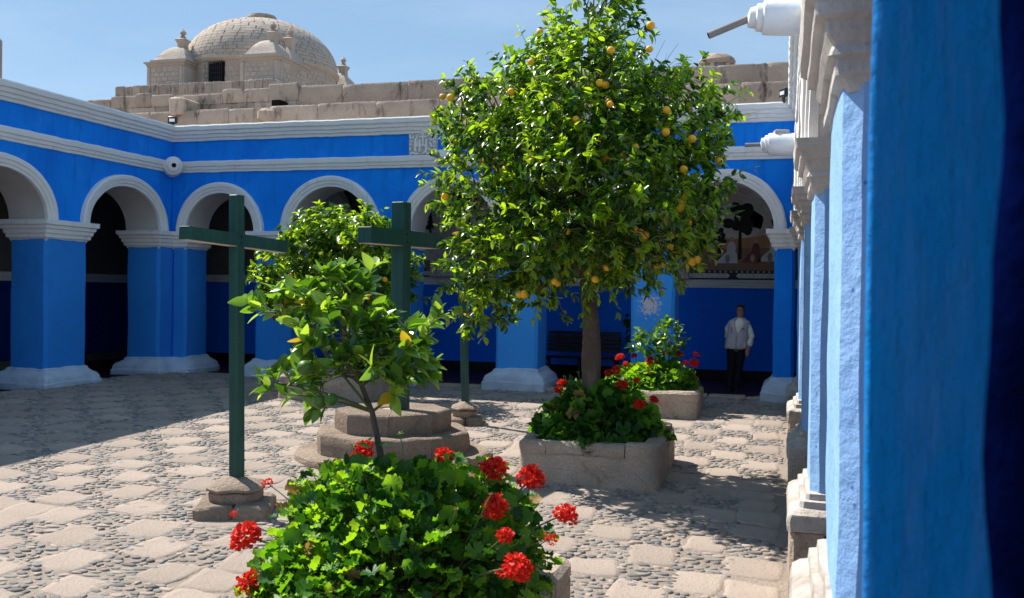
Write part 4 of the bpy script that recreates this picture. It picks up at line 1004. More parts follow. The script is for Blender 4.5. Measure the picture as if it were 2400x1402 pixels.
# dead bare twigs sticking out at the upper right of its crown
b = Bm()
for k in range(26):
    p0 = np.array([-1.75, 12.6, 4.55]); a = rad(random.uniform(15, 75)); Ln = random.uniform(.3, .78)
    e = p0 + np.array([math.cos(a) * Ln * .9, random.uniform(-.25, .25), math.sin(a) * Ln])
    tube(b, stub(p0 + np.array([random.uniform(-.1, .1), 0, random.uniform(-.1, .1)]), e, .2, 5), np.linspace(.006, .002, 5), 4)
part('bare_twigs', b, plain('dead_twig', (.12, .10, .09), .9, .1), big, True, None, kind='stuff')
TREE2 = [(-8.08, 16.4, 2.91, 0.87, 0.7, 0.44), (-8.52, 16.4, 2.43, 0.88, 0.8, 0.56), (-7.47, 16.4, 2.44, 0.79, 0.9, 0.63), (-8.87, 16.4, 1.94, 0.64, 0.6, 0.4), (-7.89, 16.2, 1.88, 1.1, 0.7, 0.39), (-7.13, 16.4, 2.12, 0.55, 0.5, 0.47)]
F2o = [(-7.1 + random.uniform(-.35, .35), 15.75, 1.75 + random.uniform(0, .5)) for k in range(7)] + [(-8.6, 15.6, 2.2), (-8.0, 15.6, 2.6), (-7.6, 15.55, 2.1), (-9.3, 15.9, 2.5)]
orange_tree('small round orange tree in front of the back arcade', (-8.05, 16.5, .3), (-8.0, 16.5, 1.5), TREE2, 650, 13, .15, F2o, .075, None)

# young citrus tree in the nearest planter
SAP = [(-3.54, 6.05, 1.84, 0.17, 0.15, 0.11), (-3.28, 5.95, 1.92, 0.18, 0.2, 0.15), (-2.96, 5.95, 1.95, 0.23, 0.25, 0.17), (-2.84, 5.85, 1.67, 0.31, 0.3, 0.2), (-3.16, 5.85, 1.66, 0.22, 0.2, 0.14), (-2.53, 6.05, 1.73, 0.24, 0.25, 0.17), (-2.32, 5.95, 1.51, 0.17, 0.2, 0.13), (-2.9, 5.85, 1.38, 0.31, 0.25, 0.16), (-3.41, 5.95, 1.27, 0.16, 0.15, 0.15), (-2.48, 5.95, 1.39, 0.23, 0.25, 0.18), (-3.17, 6.0, 1.18, 0.15, 0.12, 0.09), (-2.61, 5.75, 1.52, 0.25, 0.2, 0.17)]
SAP = [(-2.79 + (x + 2.84) * .86, y, 1.57 + (z - 1.55) * .88, a * .95, c, d * .95) for x, y, z, a, c, d in SAP]
Y_ = thing('citrus_sapling', 'young citrus tree with large glossy leaves and green fruit, nearest of all', 'young tree', (-2.55, 5.95, .05))
b = Bm(); pth = np.array([(-2.53, 5.95, .0), (-2.55, 5.95, .5), (-2.60, 5.95, .90), (-2.66, 5.95, 1.16), (-2.74, 5.95, 1.34)]); tube(b, pth, [.024, .022, .021, .019, .017], 9); b.V[0] = wobble(b.V[0], .004, 14); tk = part('trunk', b, BARK, Y_, True, None)
fk = [np.array((-2.66, 5.95, 1.17)), np.array((-2.74, 5.95, 1.34))]
for k, s in enumerate(SAP):
    b = Bm(); tube(b, stub(fk[k % 2], np.array(s[:3]), .25, 7), np.linspace(.012, .004, 7), 6); part('branch', b, TWIG, tk, True, None)
sr = np.random.default_rng(11)
TP, td = blob_pts(SAP, 135, .1, sr)
hubs = np.array([s[:3] for s in SAP]); near_h = hubs[np.argmin(((TP[:, None] - hubs[None]) ** 2).sum(-1), 1)]
TD = nrm(td * .6 + nrm(TP - np.array([-2.8, 5.95, 1.35])) * .7 + np.array([0, 0, .65]) + .3 * sr.normal(size=td.shape))
b = Bm()
for i in range(len(TP)): tube(b, np.array([near_h[i], (near_h[i] + TP[i]) / 2, TP[i], TP[i] + TD[i] * .15]), [.006, .005, .004, .002], 5, cap=False)
part('twigs', b, TWIG, Y_, True, None, kind='stuff')
LP, LR, LS = leafy_twigs(TP, TD, 7, .12, .138, sr, .75, -.10)
LP = np.concatenate([LP, np.array([[-2.66, 5.93, .93], [-2.60, 5.93, .95], [-2.58, 5.92, .80], [-2.66, 5.92, .98]])]); LR = np.concatenate([LR, frames(np.array([[-.7, -.2, .3], [.8, -.3, .2], [-.1, -.5, -.7], [.5, -.5, .5]]), np.array([[0, -.4, 1.0]] * 4))]); LS = np.concatenate([LS, [.10, .12, .08, .1]])
var = sr.choice(4, len(LP), p=[.27, .42, .30, .01])
scatter(Y_, 'leaf', SV, SF, LP, LR, LS, var, SPL, 298, 1 / np.linalg.norm(LP - CAM, axis=1))
for (x, y, z, r) in ((-3.02, 5.68, 1.47, .055), (-2.93, 5.72, 1.25, .050), (-2.84, 5.70, 1.27, .046)):
    b = Bm(); lathe(b, (x, y, z), [(max(.001, r * math.cos(q)), r * .96 * math.sin(q)) for q in np.linspace(-math.pi / 2, math.pi / 2, 9)], 16); part('green_fruit', b, LIMEG, Y_, True, None)

# geraniums
GL = [round_leaf(s) for s in range(3)]
PETV = np.array([(0, 0, 0), (-.30, .45, .10), (.30, .45, .10), (-.36, .8, .06), (.36, .8, .06), (0, 1.0, -.06), (0, .6, .02)])
PETF = [np.array([(0, 6, 1), (0, 2, 6), (1, 6, 3), (6, 2, 4), (3, 6, 5), (6, 4, 5)])]
def flower_mesh(seed, n):
    r = np.random.default_rng(seed); k = np.arange(n) + .5
    ph = np.arccos(1 - 1.75 * k / n); th = math.pi * (1 + 5 ** .5) * k
    U = np.stack([np.cos(th) * np.sin(ph), np.sin(th) * np.sin(ph), np.cos(ph) * .85], 1)
    b = Bm()
    for u in U:
        for q in range(4):
            d = nrm(u * .35 + .9 * r.normal(size=3)); nn = nrm(u + .6 * r.normal(size=3))
            R_ = frames(d[None], nn[None])[0]; c = u * r.uniform(.55, .80)
            V = c + .42 * r.uniform(.8, 1.15) * PETV @ R_.T; b.add(V, PETF, int(r.random() < .22))
    return build_mesh('flower_head', b, RED, True, None)
FLM = [flower_mesh(s, n) for s, n in ((1, 48), (2, 40), (3, 34), (4, 16), (5, 44), (6, 28), (7, 52))]
BUDM = plain('green_flower_bud', (.13, .20, .05), .7, .2)
BUDR = RED[0]
def geranium(label, ctr, rad3, planter_z, nleaf, size, flowers, buds, nparts, pick, group, varp=(.35, .42, .23), seed=3, inner=.55, gaps=()):
    r = np.random.default_rng(seed); c = np.array(ctr); R3 = np.array(rad3)
    G_ = thing('geranium_bush', label, 'geranium', tuple(c), group)
    d = nrm(r.normal(size=(nleaf * 2, 3))); d = d[d[:, 2] > -.25][:nleaf]; n = len(d)
    lump = 1 + .16 * fnoise(d * 2.3 + seed, seed, 2)
    sh = inner + (1 - inner) * r.random(n) ** .45
    P_ = c + d * R3 * (lump * sh)[:, None]; P_[:, 2] = np.maximum(P_[:, 2], planter_z - .03 + .1 * r.random(n))
    for (gx, gy, gz_, gr) in gaps:
        k = ((P_ - np.array([gx, gy, gz_])) ** 2).sum(1) > gr ** 2; P_, d = P_[k], d[k]
    n = len(P_)
    N_ = nrm(d * .55 + np.array([0, 0, .65]) + .45 * r.normal(size=(n, 3)))
    D_ = nrm(d + .5 * r.normal(size=(n, 3)) + np.array([0, 0, -.15])); LR = frames(D_, N_)
    S_ = size * r.uniform(.6, 1.2, n); var = r.choice(3, n, p=varp); var[r.random(n) < .022] = 3
    b = Bm()
    for i in range(0, n, 3):
        q = c + (P_[i] - c) * np.array([.45, .45, .3]); q[2] = max(q[2], planter_z - .02)
        tube(b, np.array([q, q * .4 + P_[i] * .6 + np.array([0, 0, -.03]), P_[i]]), [.006, .004, .003], 4, cap=False)
    part('stems', b, TWIG, G_, True, None, kind='stuff')
    sc = facing(P_, c) + .05 / np.linalg.norm(P_ - CAM, axis=1)
    v3 = r.integers(0, 3, n)
    first = set(np.argsort(-sc)[:nparts].tolist())
    for k in range(3):   # three leaf shapes
        m = np.where(v3 == k)[0]; np_ = sum(1 for i in m if i in first)
        scatter(G_, 'leaf', GL[k][0], GL[k][1], P_[m], LR[m], S_[m], var[m], GEL + [DRYL], np_, sc[m])
    for (x, y, z, rr) in flowers:
        p = np.array([x, y, z]); q = c + (p - c) * np.array([.55, .55, .45])
        b = Bm(); tube(b, stub(q, p, .12, 6), np.linspace(.007, .005, 6) * max(.6, rr / .06), 6); part('flower_stalk', b, TWIG, G_, True, None)
        o = bpy.data.objects.new('flower_head', FLM[3 if rr < .035 else random.choice((0, 1, 2, 4, 5, 6))]); COL.objects.link(o); o.parent = G_; o['kind'] = 'stuff' if False else 'part'
        del o['kind']
        up = nrm(np.array([0, 0, 1.0]) + .6 * nrm(p - c) + .3 * (CAM - p) / np.linalg.norm(CAM - p)); o.matrix_local = Matrix.Translation(Vector(p - c)) @ Vector(up).to_track_quat('Z', 'Y').to_matrix().to_4x4() @ Matrix.Rotation(random.random() * 6, 4, 'Z') @ Matrix.Diagonal((rr * 1.28 * random.uniform(.88, 1.1), rr * 1.28 * random.uniform(.88, 1.1), rr * 1.28 * random.uniform(.72, 1.05), 1))
    for (x, y, z, rr) in buds:
        p = np.array([x, y, z]); q = c + (p - c) * np.array([.7, .7, .5])
        b = Bm(); tube(b, stub(q, p, .08, 6), .0045, 5)
        for k in range(9):
            dd = nrm(np.array([random.gauss(0, 1), random.gauss(0, 1), random.uniform(-.2, 1)])); tube(b, np.array([p, p + dd * rr * .6, p + dd * rr, p + dd * rr * 1.35]), [.002, .003, .0055 if rr > .015 else .004, .001], 5, m=0 if random.random() < .85 else 1)
        part('flower_bud', b, [BUDM, BUDR], G_, True, None)
    return G_
F4 = [(-3.222, 5.3, 0.44, 0.079), (-3.039, 5.05, 0.245, 0.068), (-3.3, 5.7, 0.695, 0.034), (-3.427, 5.5, 0.522, 0.022), (-2.834, 6.2, 0.862, 0.063), (-2.871, 6.1, 0.787, 0.05), (-2.23, 6.2, 0.857, 0.058), (-1.788, 5.9, 0.855, 0.071), (-1.538, 5.9, 0.809, 0.073), (-1.62, 5.4, 0.725, 0.065), (-1.263, 5.7, 0.643, 0.059), (-1.49, 5.15, 0.63, 0.045), (-1.288, 5.4, 0.564, 0.034), (-1.375, 5.0, 0.5, 0.069), (-1.485, 5.1, 0.434, 0.033)]
BUD4 = [(-3.074, 6.0, 0.777, 0.02), (-3.019, 6.0, 0.81, 0.018), (-2.559, 6.2, 0.988, 0.027), (-2.866, 6.1, 0.897, 0.021), (-3.208, 5.9, 0.704, 0.014), (-2.207, 5.0, 0.629, 0.019), (-1.794, 5.2, 0.737, 0.015), (-1.622, 5.3, 0.815, 0.012)]
GG = 'red geraniums in the stone planters'
geranium('large red geranium bush overflowing the nearest planter at the bottom edge', (-2.33, 5.75, .08), (.94, .98, .87), .02, 2300, .059, F4, BUD4, 298, None, GG, (.25, .37, .38), 3, .5, gaps=((-1.95, 4.75, .42, .22),))
F2 = [(-2.778, 12.2, 0.797, 0.055), (-2.776, 12.0, 0.728, 0.049), (-2.187, 12.3, 0.938, 0.05), (-2.098, 12.3, 0.98, 0.06), (-1.947, 11.9, 0.84, 0.069), (-1.667, 11.5, 0.647, 0.056), (-1.533, 11.8, 0.678, 0.047), (-1.781, 12.0, 0.891, 0.037)]
geranium('dark green geranium bush round the orange tree trunk', (-2.25, 12.05, .18), (.80, .82, .62), .14, 900, .088, F2, [(-2.95, 11.8, .62, .02), (-2.7, 12.0, .9, .02), (-2.55, 12.1, .95, .02)], 298, None, GG, (.55, .34, .11), 5, .6)
F3 = [(-2.834, 17.0, 0.829, 0.068), (-2.606, 17.2, 0.846, 0.046), (-2.267, 16.8, 0.815, 0.059), (-2.231, 16.7, 0.756, 0.059), (-2.038, 17.1, 0.915, 0.053), (-1.935, 17.3, 1.021, 0.046), (-1.776, 17.1, 0.901, 0.052), (-1.648, 16.8, 0.783, 0.044), (-1.486, 17.0, 0.916, 0.045), (-1.503, 16.8, 0.78, 0.066), (-2.67, 16.7, 0.733, 0.045), (-2.318, 17.0, 0.837, 0.038)]
geranium('light green geranium bush with small red heads in the far right planter', (-2.18, 16.95, .30), (.78, .68, .50), .26, 800, .075, F3, [], 298, None, GG, (.15, .35, .50), 8, .55)
b_sh = thing('citrus_sapling', 'small dark citrus shrub with a thin stake in the far planter', 'young tree', (-1.94, 16.95, .3))
b = Bm(); tube(b, np.array([(-1.94, 16.95, .25), (-1.95, 16.95, .8), (-1.93, 16.95, 1.25)]), [.018, .015, .01], 7); part('trunk', b, BARK, b_sh)
b = Bm(); tube(b, np.array([(-1.84, 16.98, .3), (-1.83, 16.98, 1.0), (-1.80, 16.98, 1.53)]), .008, 6); part('stake', b, plain('reddish_stake', (.22, .10, .07), .8), b_sh)
P_, d = blob_pts([(-1.94, 16.95, 1.24, .20, .2, .22), (-2.42, 16.95, 1.05, .22, .2, .14), (-2.0, 16.9, .98, .16, .16, .1)], 52, .3)
LP, LR, LS = leafy_twigs(P_, nrm(d + np.array([0, 0, .3])), 6, .16, .14)
scatter(b_sh, 'leaf', SV, SF, LP, LR, LS, RNG.choice(4, len(LP), p=[.6, .3, .1, 0]), SPL, 298, 1 / np.linalg.norm(LP - CAM, axis=1))

# ------------------------------------------------------------------ things in the back gallery
BN = thing('park_bench', 'dark slatted wooden bench against the blue gallery wall', 'bench', (-4.45, 21.5, .05))
for x in (-5.25, -4.45, -3.65):
    b = Bm(); box(b, x - .03, x + .03, 21.2, 21.26, .05, .47); box(b, x - .03, x + .03, 21.62, 21.68, .05, .5); box(b, x - .03, x + .03, 21.2, 21.68, .42, .47); part('leg', b, DARKWOOD, BN)
for k in range(5):
    b = Bm(); box(b, -5.3, -3.6, 21.2 + k * .095, 21.28 + k * .095, .472, .50); part('seat_slat', b, DARKWOOD, BN)
for k in range(5):
    b = Bm(); y = 21.66 + k * .03; box(b, -5.3, -3.6, y, y + .025, .60 + k * .095, .68 + k * .095); part('back_slat', b, DARKWOOD, BN)
PT = thing('potted_plant', 'dark tall potted plant beside the gallery pillar behind the bench', 'potted plant', (-3.15, 20.8, .05))
b = Bm(); lathe(b, (-3.15, 20.8, 0), [(.13, .05), (.19, .38), (.21, .38), (.21, .44), (.17, .44), (.16, .40), (.02, .39)], 20); part('pot', b, plain('dark_clay', (.06, .03, .02), .8), PT, True, 40)
b = Bm(); tube(b, np.array([(-3.15, 20.8, .4), (-3.2, 20.8, .9), (-3.27, 20.8, 1.45)]), [.015, .012, .006], 6); part('stem', b, TWIG, PT)
pr = np.random.default_rng(5); n = 34; t = pr.random(n)
LP = np.stack([-3.15 - .12 * t, 20.8 + 0 * t, .55 + .95 * t], 1); a = pr.random(n) * 6.28
scatter(PT, 'leaf', OV, OF, LP, frames(np.stack([np.cos(a), np.sin(a), pr.uniform(-.7, .1, n)], 1), np.tile([0, 0, 1.0], (n, 1)) + .3 * pr.normal(size=(n, 3))), np.full(n, .24), np.zeros(n, int), ORL, n, np.ones(n))
b = Bm(); tube(b, np.array([(-1.75, 19.6, 3.95), (-1.45, 19.7, 4.02), (-1.3, 19.7, 3.9), (-1.38, 19.7, 3.72), (-1.62, 19.7, 3.68), (-1.8, 19.6, 3.8)]), .012, 6); tube(b, np.array([(-1.3, 19.7, 4.0), (-1.0, 19.7, 4.02), (-.6, 19.7, 3.85)]), .012, 6)
solo('hanging_cable', b, plain('pale_cable', (.45, .43, .40), .6), 'loose pale cable hanging under the rightmost back arch', 'cable', (-1.3, 19.7, 3.9))

# lunette paintings on the gallery wall: a generic dark landscape with seated figures
PC = {k: plain('paint_' + k, c, .55, .3, var=.35) for k, c in dict(ground=(.34, .20, .12), sky=(.95, .80, .66), dusk=(.85, .64, .55), tree=(.012, .013, .012), hill=(.62, .30, .14), robe=(.85, .83, .78), skin=(.6, .42, .3), red=(.22, .07, .07), band=(.03, .03, .04), scroll=(.85, .80, .72), ink=(.10, .09, .08), flower=(.55, .52, .5), shade=(.3, .3, .3)).items()}
def painting(label, xc, seed, main):
    r = random.Random(seed); Pt = thing('lunette_painting', label, 'painting', (xc, YI - .02, 2.3), 'lunette paintings on the back gallery wall')
    W_, H_ = 1.22, 2.25
    def lune(k=1.0): return [(-W_ * k, 0), (W_ * k, 0)] + [(W_ * k * math.cos(a), .95 + (H_ - .95) * k * math.sin(a)) for a in np.linspace(0, math.pi, 25)]
    def flat(b, pts, lay, m=0, th=.002):
        pts = np.array(pts, float); n = len(pts); y = YI - .03 - lay * .003
        V = np.concatenate([np.stack([xc + pts[:, 0], np.full(n, y), 2.3 + pts[:, 1]], 1), [[xc + pts[:, 0].mean(), y, 2.3 + pts[:, 1].mean()]]])
        i = np.arange(n); b.add(V, np.stack([i, (i + 1) % n, np.full(n, n)], 1), m)
    def ell(cx_, cz, rx, rz, n=14, j=0.0): return [(cx_ + rx * math.cos(a) * (1 + r.uniform(-j, j)), cz + rz * math.sin(a) * (1 + r.uniform(-j, j))) for a in np.linspace(0, 2 * math.pi, n, endpoint=False)]
    b = Bm(); pp = np.array(lune()); n = len(pp)
    R = np.array([np.stack([xc + pp[:, 0] * k, np.full(n, y), 2.3 + pp[:, 1]], 1) for k, y in ((1, YI), (1, YI - .025), (.99, YI - .028))]); loft(b, R, 0); part('canvas', b, PC['ground'], Pt, False)
    keys = list(PC); mats = [PC[k] for k in keys]; K = {k: i for i, k in enumerate(keys)}
    b = Bm()
    flat(b, [(-W_ * .9, .85), (W_ * .9, .85)] + [(W_ * .92 * math.cos(a), .95 + (H_ - 1.02) * math.sin(a)) for a in np.linspace(.05, math.pi - .05, 20)], 1, K['dusk'])
    flat(b, ell(-.1 * main, 1.25, .75, .40, 18, .08), 2, K['sky']); flat(b, ell(.55, 1.55, .45, .42, 16, .1), 2, K['sky'])
    flat(b, [(-1.1, .8), (-.9, .98), (-.5, 1.0), (-.1, .9), (.3, .93), (.8, 1.0), (1.1, .82), (1.1, .7), (-1.1, .7)], 3, K['hill'])
    for (tx, tz, s) in ((.12, 1.35, 1.0), (-.78, 1.75, .75), (1.02, 1.35, .6), (-.33, .98, .45)):
        tx += r.uniform(-.1, .1) * (1 - main)
        for q in range(18): flat(b, ell(tx + r.uniform(-.27, .27) * s, tz + r.uniform(-.30, .34) * s, r.uniform(.08, .15) * s, r.uniform(.07, .12) * s, 18, .05), 4 + q * .03, K['tree'])
        flat(b, [(tx - .035, .45), (tx + .05, .45), (tx + .03, tz), (tx - .02, tz)], 4.6, K['tree'])
    for (fx, fz, s, col) in ((-.12, .48, 1, 'robe'), (.42, .5, .85, 'red'), (.80, .52, 1, 'robe')):
        fx += r.uniform(-.15, .15) * (1 - main)
        flat(b, [(fx - .30 * s, fz - .12), (fx + .20 * s, fz - .12), (fx + .18 * s, fz + .10), (fx + .05 * s, fz + .20), (fx - .10 * s, fz + .08)], 5, K[col])
        flat(b, ell(fx + .06 * s, fz + .20 * s, .10 * s, .17 * s), 5.3, K[col]); flat(b, ell(fx + .07 * s, fz + .42 * s, .04 * s, .055 * s), 5.6, K['skin'])
        flat(b, ell(fx - .02 * s, fz - .02, .05, .1 * s), 5.7, K['shade'] if col == 'robe' else K['skin'])
    flat(b, [(-W_ * .98, .0), (W_ * .98, .0), (W_ * .98, .20), (-W_ * .98, .20)], 6, K['band'])
    for s0 in (-.98, .10, ):
        flat(b, [(s0, .03), (s0 + .85, .03), (s0 + .9, .08), (s0 + .85, .13), (s0, .13), (s0 - .05, .08)], 6.5, K['scroll'])
        for q in range(2):
            x = s0 + .04
            while x < s0 + .78:
                L = r.uniform(.03, .09); flat(b, [(x, .06 + q * .035), (x + L, .06 + q * .035), (x + L, .068 + q * .035), (x, .068 + q * .035)], 7, K['ink']); x += L + .018
    for k in range(20): flat(b, ell(-1.12 + k * .118, .168, .028, .022, 8), 7, K['flower'])
    part('picture', b, mats, Pt, False, kind='stuff')
for k, (xc, lb) in enumerate(((-1.13, 'dark lunette painting of seated robed figures under trees, far right arch'), (-3.83, 'dark lunette painting hidden behind the big orange tree'), (-6.57, 'dim lunette painting behind the third back arch from the left'), (-9.32, 'dim lunette painting behind the second back arch, over the small orange tree'), (-12.0, 'nearly black lunette painting behind the leftmost back arch'))):
    painting(lb, xc, k + 1, 1 if k == 0 else 0)

# ------------------------------------------------------------------ the man in the gallery
PX, PY, PZ = -.93, 19.5, .05
def man():
    M_ = thing('person', 'man in a beige vest and white shirt standing in the far right arch', 'person', (PX, PY, PZ))
    SKIN = plain('tanned_skin', (.42, .22, .135), .55, .35); HAIR = plain('greying_black_hair', (.025, .023, .022), .6, .3, bump=.6, bscale=60)
    VEST = plaster('taupe_vest_cloth', (.56, .50, .50), (.48, .43, .43), 6, (.3, .7), .9, .5, 40); SHIRT = plaster('cream_shirt_cloth', (.88, .84, .70), (.80, .77, .64), 6, (.3, .7), .9, .5, 30); TROU = plain('black_trousers', (.010, .010, .012), .8, .2); SHOE = plain('black_shoes', (.01, .009, .009), .4, .4)
    def ew(b, rows, m=0, n=22, caps=True, open_=None):
        """rows: (x, y, z, rx, ry)"""
        R = []
        a = np.linspace(0, 2 * math.pi, n, endpoint=False)
        for (x, y, z, rx, ry) in rows: R.append(np.stack([PX + x + rx * np.cos(a), PY + y + ry * np.sin(a), np.full(n, PZ + z)], 1))
        loft(b, np.array(R), m, caps, caps)
    def limb(b, pts, rr, n=12): tube(b, np.array(pts) + [PX, PY, PZ], rr, n)
    # one continuous body
    b = Bm()
    ew(b, [(.02, .0, .80, .15, .10), (.0, .0, .92, .165, .115), (.02, 0, 1.08, .15, .11), (.04, 0, 1.25, .175, .12), (.05, 0, 1.36, .17, .10), (.06, 0, 1.42, .09, .07), (.065, -.005, 1.46, .055, .055), (.07, -.02, 1.52, .052, .055)])
    hx, hy, hz = .070, -.035, 1.605
    ew(b, [(hx, hy + .01, hz - .125, .03, .035), (hx, hy - .005, hz - .105, .052, .060), (hx, hy, hz - .06, .068, .082), (hx, hy, hz, .075, .095), (hx, hy + .005, hz + .05, .073, .095), (hx, hy + .01, hz + .09, .055, .075), (hx, hy + .01, hz + .112, .02, .03)])
    ew(b, [(hx - .012, hy - .095, hz - .035, .016, .016), (hx - .012, hy - .098, hz - .02, .017, .022), (hx - .010, hy - .09, hz + .005, .010, .014), (hx - .008, hy - .085, hz + .022, .008, .01)], n=10)   # nose
    for s in (-1, 1): ew(b, [(hx + s * .076, hy + .015, hz - .04, .006, .010), (hx + s * .080, hy + .015, hz - .015, .009, .017), (hx + s * .080, hy + .018, hz + .012, .009, .018), (hx + s * .076, hy + .018, hz + .025, .005, .01)], n=10)
    ew(b, [(hx - .010, hy - .082, hz - .075, .022, .012), (hx - .010, hy - .083, hz - .066, .026, .013), (hx - .010, hy - .080, hz - .058, .022, .01)], n=12)   # mouth
    limb(b, [(.20, .0, 1.36), (.245, .0, 1.22), (.275, .005, 1.08), (.262, -.02, .97), (.235, -.05, .87)], [.058, .05, .042, .036, .028])
    limb(b, [(.237, -.05, .88), (.230, -.055, .845), (.222, -.06, .80), (.216, -.062, .775)], [.026, .034, .036, .022])
    for k, (ox, oy, L) in enumerate(((-.024, -.02, .072), (-.008, -.026, .085), (.010, -.024, .082), (.024, -.016, .068))):
        limb(b, [(.219 + ox, -.06 + oy * .3, .785), (.214 + ox, -.064 + oy * .5, .785 - L * .5), (.212 + ox * .9, -.05 + oy * .3, .785 - L)], [.0105, .010, .008], 8)
    limb(b, [(.205, -.07, .835), (.188, -.085, .80), (.183, -.088, .765)], [.013, .012, .009], 8)
    limb(b, [(-.10, .01, 1.36), (-.165, .05, 1.22), (-.175, .09, 1.10), (-.09, .15, 1.0), (-.02, .16, .95)], [.058, .05, .042, .036, .03])
    limb(b, [(-.03, .16, .955), (.03, .165, .93), (.07, .165, .92)], [.026, .034, .02])
    limb(b, [(-.075, .0, .88), (-.082, -.005, .66), (-.09, .0, .47), (-.105, .02, .25), (-.118, .02, .07)], [.095, .080, .058, .05, .04])
    limb(b, [(.085, .0, .88), (.075, -.005, .66), (.058, -.01, .47), (.035, .015, .25), (.020, .015, .07)], [.095, .080, .058, .05, .04])
    body = part('body', b, SKIN, M_, True, None)
    rm = body.modifiers.new('remesh', 'REMESH'); rm.mode = 'VOXEL'; rm.voxel_size = .0065; rm.use_smooth_shade = True
    sm = body.modifiers.new('smooth', 'SMOOTH'); sm.iterations = 2
    # hair cap, open over the face
    b = Bm(); n = 24
    a = np.linspace(0, 2 * math.pi, n, endpoint=False)
    R = []
    for (dz, k) in ((-.06, 0), (-.02, .6), (.03, .9), (.065, 1), (.095, .78), (.122, .35), (.127, .02)):
        front = np.sin(a) < -.35
        rx, ry = .082 * max(k, .02) if dz > .06 else .082, .104 * max(k, .02) if dz > .06 else .104
        rr = np.where(front & (dz < .055), .80, 1.0)
        zz = np.where(front & (dz < .055), .055, dz)
        R.append(np.stack([PX + hx + rx * rr * np.cos(a), PY + hy + .008 + ry * rr * np.sin(a), PZ + hz + zz], 1))
    loft(b, np.array(R), 0, False, True); b.V[0] = wobble(b.V[0], .004, 40); part('hair', b, HAIR, body, True, None)
    gl = Bm()
    for s in (-1, 1):
        tube(gl, np.array([(PX + hx - .008 + s * .032 + .026 * math.cos(t), PY + hy - .100, PZ + hz + .018 + .02 * math.sin(t)) for t in np.linspace(0, 2 * math.pi, 13)]), .0035, 6)
        c = np.array([PX + hx - .008 + s * .032, PY + hy - .098, PZ + hz + .018]); ring = np.array([c + [.024 * math.cos(t), 0, .018 * math.sin(t)] for t in np.linspace(0, 2 * math.pi, 12, endpoint=False)]); gl.add(*capfan(ring), 1)
        tube(gl, np.array([(PX + hx + s * .06, PY + hy - .095, PZ + hz + .02), (PX + hx + s * .082, PY + hy + .01, PZ + hz + .015)]), .003, 6)
    part('glasses', gl, [BLACKM, plain('smoked_lens', (.02, .02, .022), .1, .6)], body)
    for s in (-1, 1):
        b = Bm(); c = (PX + hx - .008 + s * .032, PY + hy - .078, PZ + hz + .016); lathe(b, c, [(.002, -.011), (.010, -.005), (.012, 0), (.010, .005), (.002, .011)], 10); part('eye', b, plain('eye_white', (.5, .47, .44), .3), body, True, None)
    # shirt: torso front, collar and two sleeves
    b = Bm(); ew(b, [(.02, 0, .93, .178, .128), (.03, 0, 1.12, .165, .122), (.045, 0, 1.27, .186, .130), (.05, 0, 1.365, .175, .108), (.062, 0, 1.425, .088, .075), (.066, -.004, 1.455, .070, .066)], caps=False)
    tube(b, np.array([(.13, .0, 1.36), (.20, .0, 1.345), (.248, .0, 1.23), (.286, .005, 1.09), (.280, -.015, 1.01), (.262, -.028, .945), (.248, -.04, .905)]) + [PX, PY, PZ], [.03, .060, .066, .064, .066, .058, .046], 14)
    tube(b, np.array([(-.03, .01, 1.36), (-.10, .01, 1.345), (-.168, .05, 1.23), (-.182, .09, 1.09), (-.10, .155, 1.0), (-.05, .165, .965)]) + [PX, PY, PZ], [.03, .060, .064, .060, .056, .046], 14)
    b.V = [wobble(v, .006, 16, 3) for v in b.V]; part('shirt', b, SHIRT, M_, True, None)
    b = Bm()
    for s in (-1, 1):
        q = [(.066 + s * .005, -.085, 1.36), (.066 + s * .045, -.072, 1.44), (.066 + s * .075, -.02, 1.475), (.066 + s * .065, .04, 1.48), (.066 + s * .075, -.01, 1.435), (.066 + s * .062, -.082, 1.385)]
        V = np.array(q) + [PX, PY, PZ]; V2 = V + [0, -.012, .0]; b.add(np.concatenate([V, V2]), [np.array([[0, 1, 4, 5], [1, 2, 3, 4], [6, 7, 10, 11], [7, 8, 9, 10], [0, 1, 7, 6], [1, 2, 8, 7], [5, 0, 6, 11], [4, 5, 11, 10]])])
    part('shirt_collar', b, SHIRT, M_, False)
    # vest: open at the neck in a deep V
    b = Bm(); nn = 40; rows = [(-.005, 0, .845, .205, .150, .0), (-.0, 0, .865, .215, .158, .0), (.01, 0, .98, .212, .158, .0), (.02, 0, 1.08, .200, .150, .0), (.03, 0, 1.15, .198, .148, .02), (.04, 0, 1.25, .205, .146, .22), (.05, 0, 1.34, .212, .130, .38), (.052, 0, 1.385, .200, .112, .50), (.058, .002, 1.425, .130, .092, .58), (.064, .004, 1.455, .088, .080, .62)]
    R = []
    for (x, y, z, rx, ry, gap) in rows:
        aa = np.linspace(-math.pi / 2 + gap, 1.5 * math.pi - gap, nn); R.append(np.stack([PX + x + rx * np.cos(aa), PY + y + ry * np.sin(aa), np.full(nn, PZ + z)], 1))
    V, F_ = grid(np.array(R)); V = wobble(V, .006, 12, 8); b.add(V, F_); vest = part('vest', b, VEST, M_, True, None)
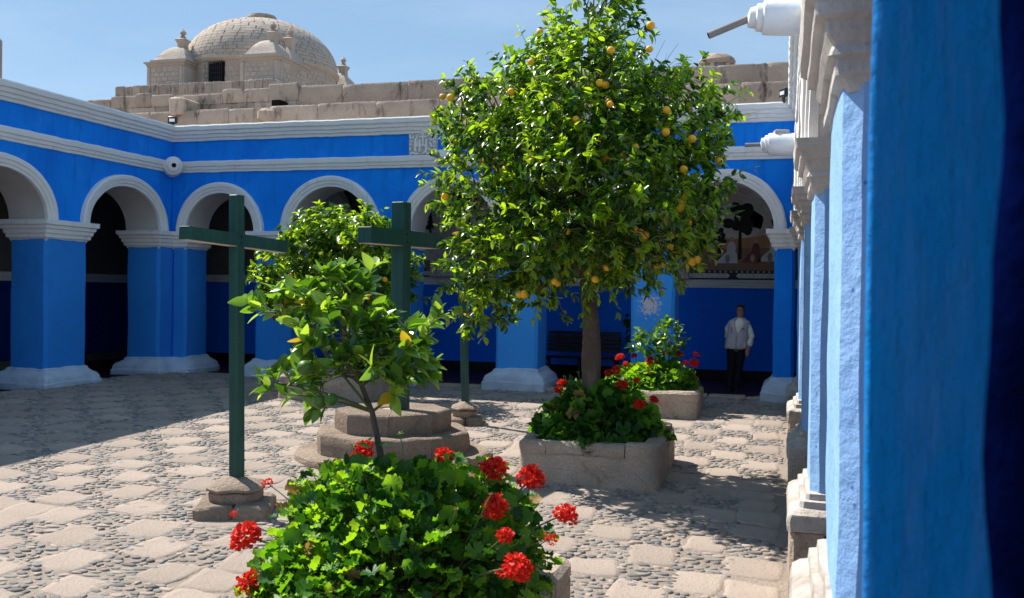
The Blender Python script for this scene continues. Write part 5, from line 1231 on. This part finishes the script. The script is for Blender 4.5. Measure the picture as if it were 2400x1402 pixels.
    so_m = vest.modifiers.new('thickness', 'SOLIDIFY'); so_m.thickness = .008; so_m.offset = 1
    for (x, z, w_, h_) in ((.13, .93, .115, .12), (-.10, .93, .10, .12)):
        b = Bm(); box(b, PX + x - w_ / 2, PX + x + w_ / 2, PY - .165 + abs(x) * .25, PY - .12, PZ + z - h_ / 2, PZ + z + h_ / 2, .012); pk = part('pocket', b, VEST, vest)
        b = Bm(); box(b, PX + x - w_ / 2 - .006, PX + x + w_ / 2 + .006, PY - .175 + abs(x) * .25, PY - .12, PZ + z + h_ / 2 - .035, PZ + z + h_ / 2 + .004, .008); part('pocket_flap', b, VEST, vest)
    b = Bm(); box(b, PX + .105, PX + .155, PY - .150, PY - .12, PZ + 1.238, PZ + 1.256, .003); part('badge', b, plain('maroon_badge', (.20, .02, .03), .6), vest)
    b = Bm(); tube(b, np.array([(-.088, -.138, 1.27), (-.092, -.146, 1.17)]) + [PX, PY, PZ], .006, 6); part('pen', b, plain('dark_blue_pen', (.02, .03, .10), .4), vest)
    b = Bm(); box(b, PX + .001, PX + .012, PY - .163, PY - .150, PZ + .86, PZ + 1.10, .003); part('zip', b, plain('zip_brown', (.16, .13, .13), .6), vest)
    b = Bm(); limb(b, [(-.075, .0, .90), (-.082, -.005, .66), (-.09, .0, .47), (-.108, .02, .25), (-.12, .02, .045)], [.112, .094, .078, .074, .07], 16); limb(b, [(.085, .0, .90), (.075, -.005, .66), (.058, -.01, .47), (.035, .015, .25), (.020, .015, .045)], [.112, .094, .078, .074, .07], 16)
    ew(b, [(.0, 0, .82, .17, .12), (.0, 0, .90, .182, .13), (.005, 0, .96, .17, .125)]); b.V = [wobble(v, .005, 14, 5) for v in b.V]; part('trousers', b, TROU, M_, True, None)
    for (x, dx) in ((-.122, -.02), (.022, .0)):
        b = Bm(); ew(b, [(x, -.03, .0, .047, .125), (x, -.03, .025, .052, .13), (x, -.02, .05, .048, .115), (x, .01, .08, .042, .07), (x, .025, .10, .036, .045)]); part('shoe', b, SHOE, M_, True, 50)
man()
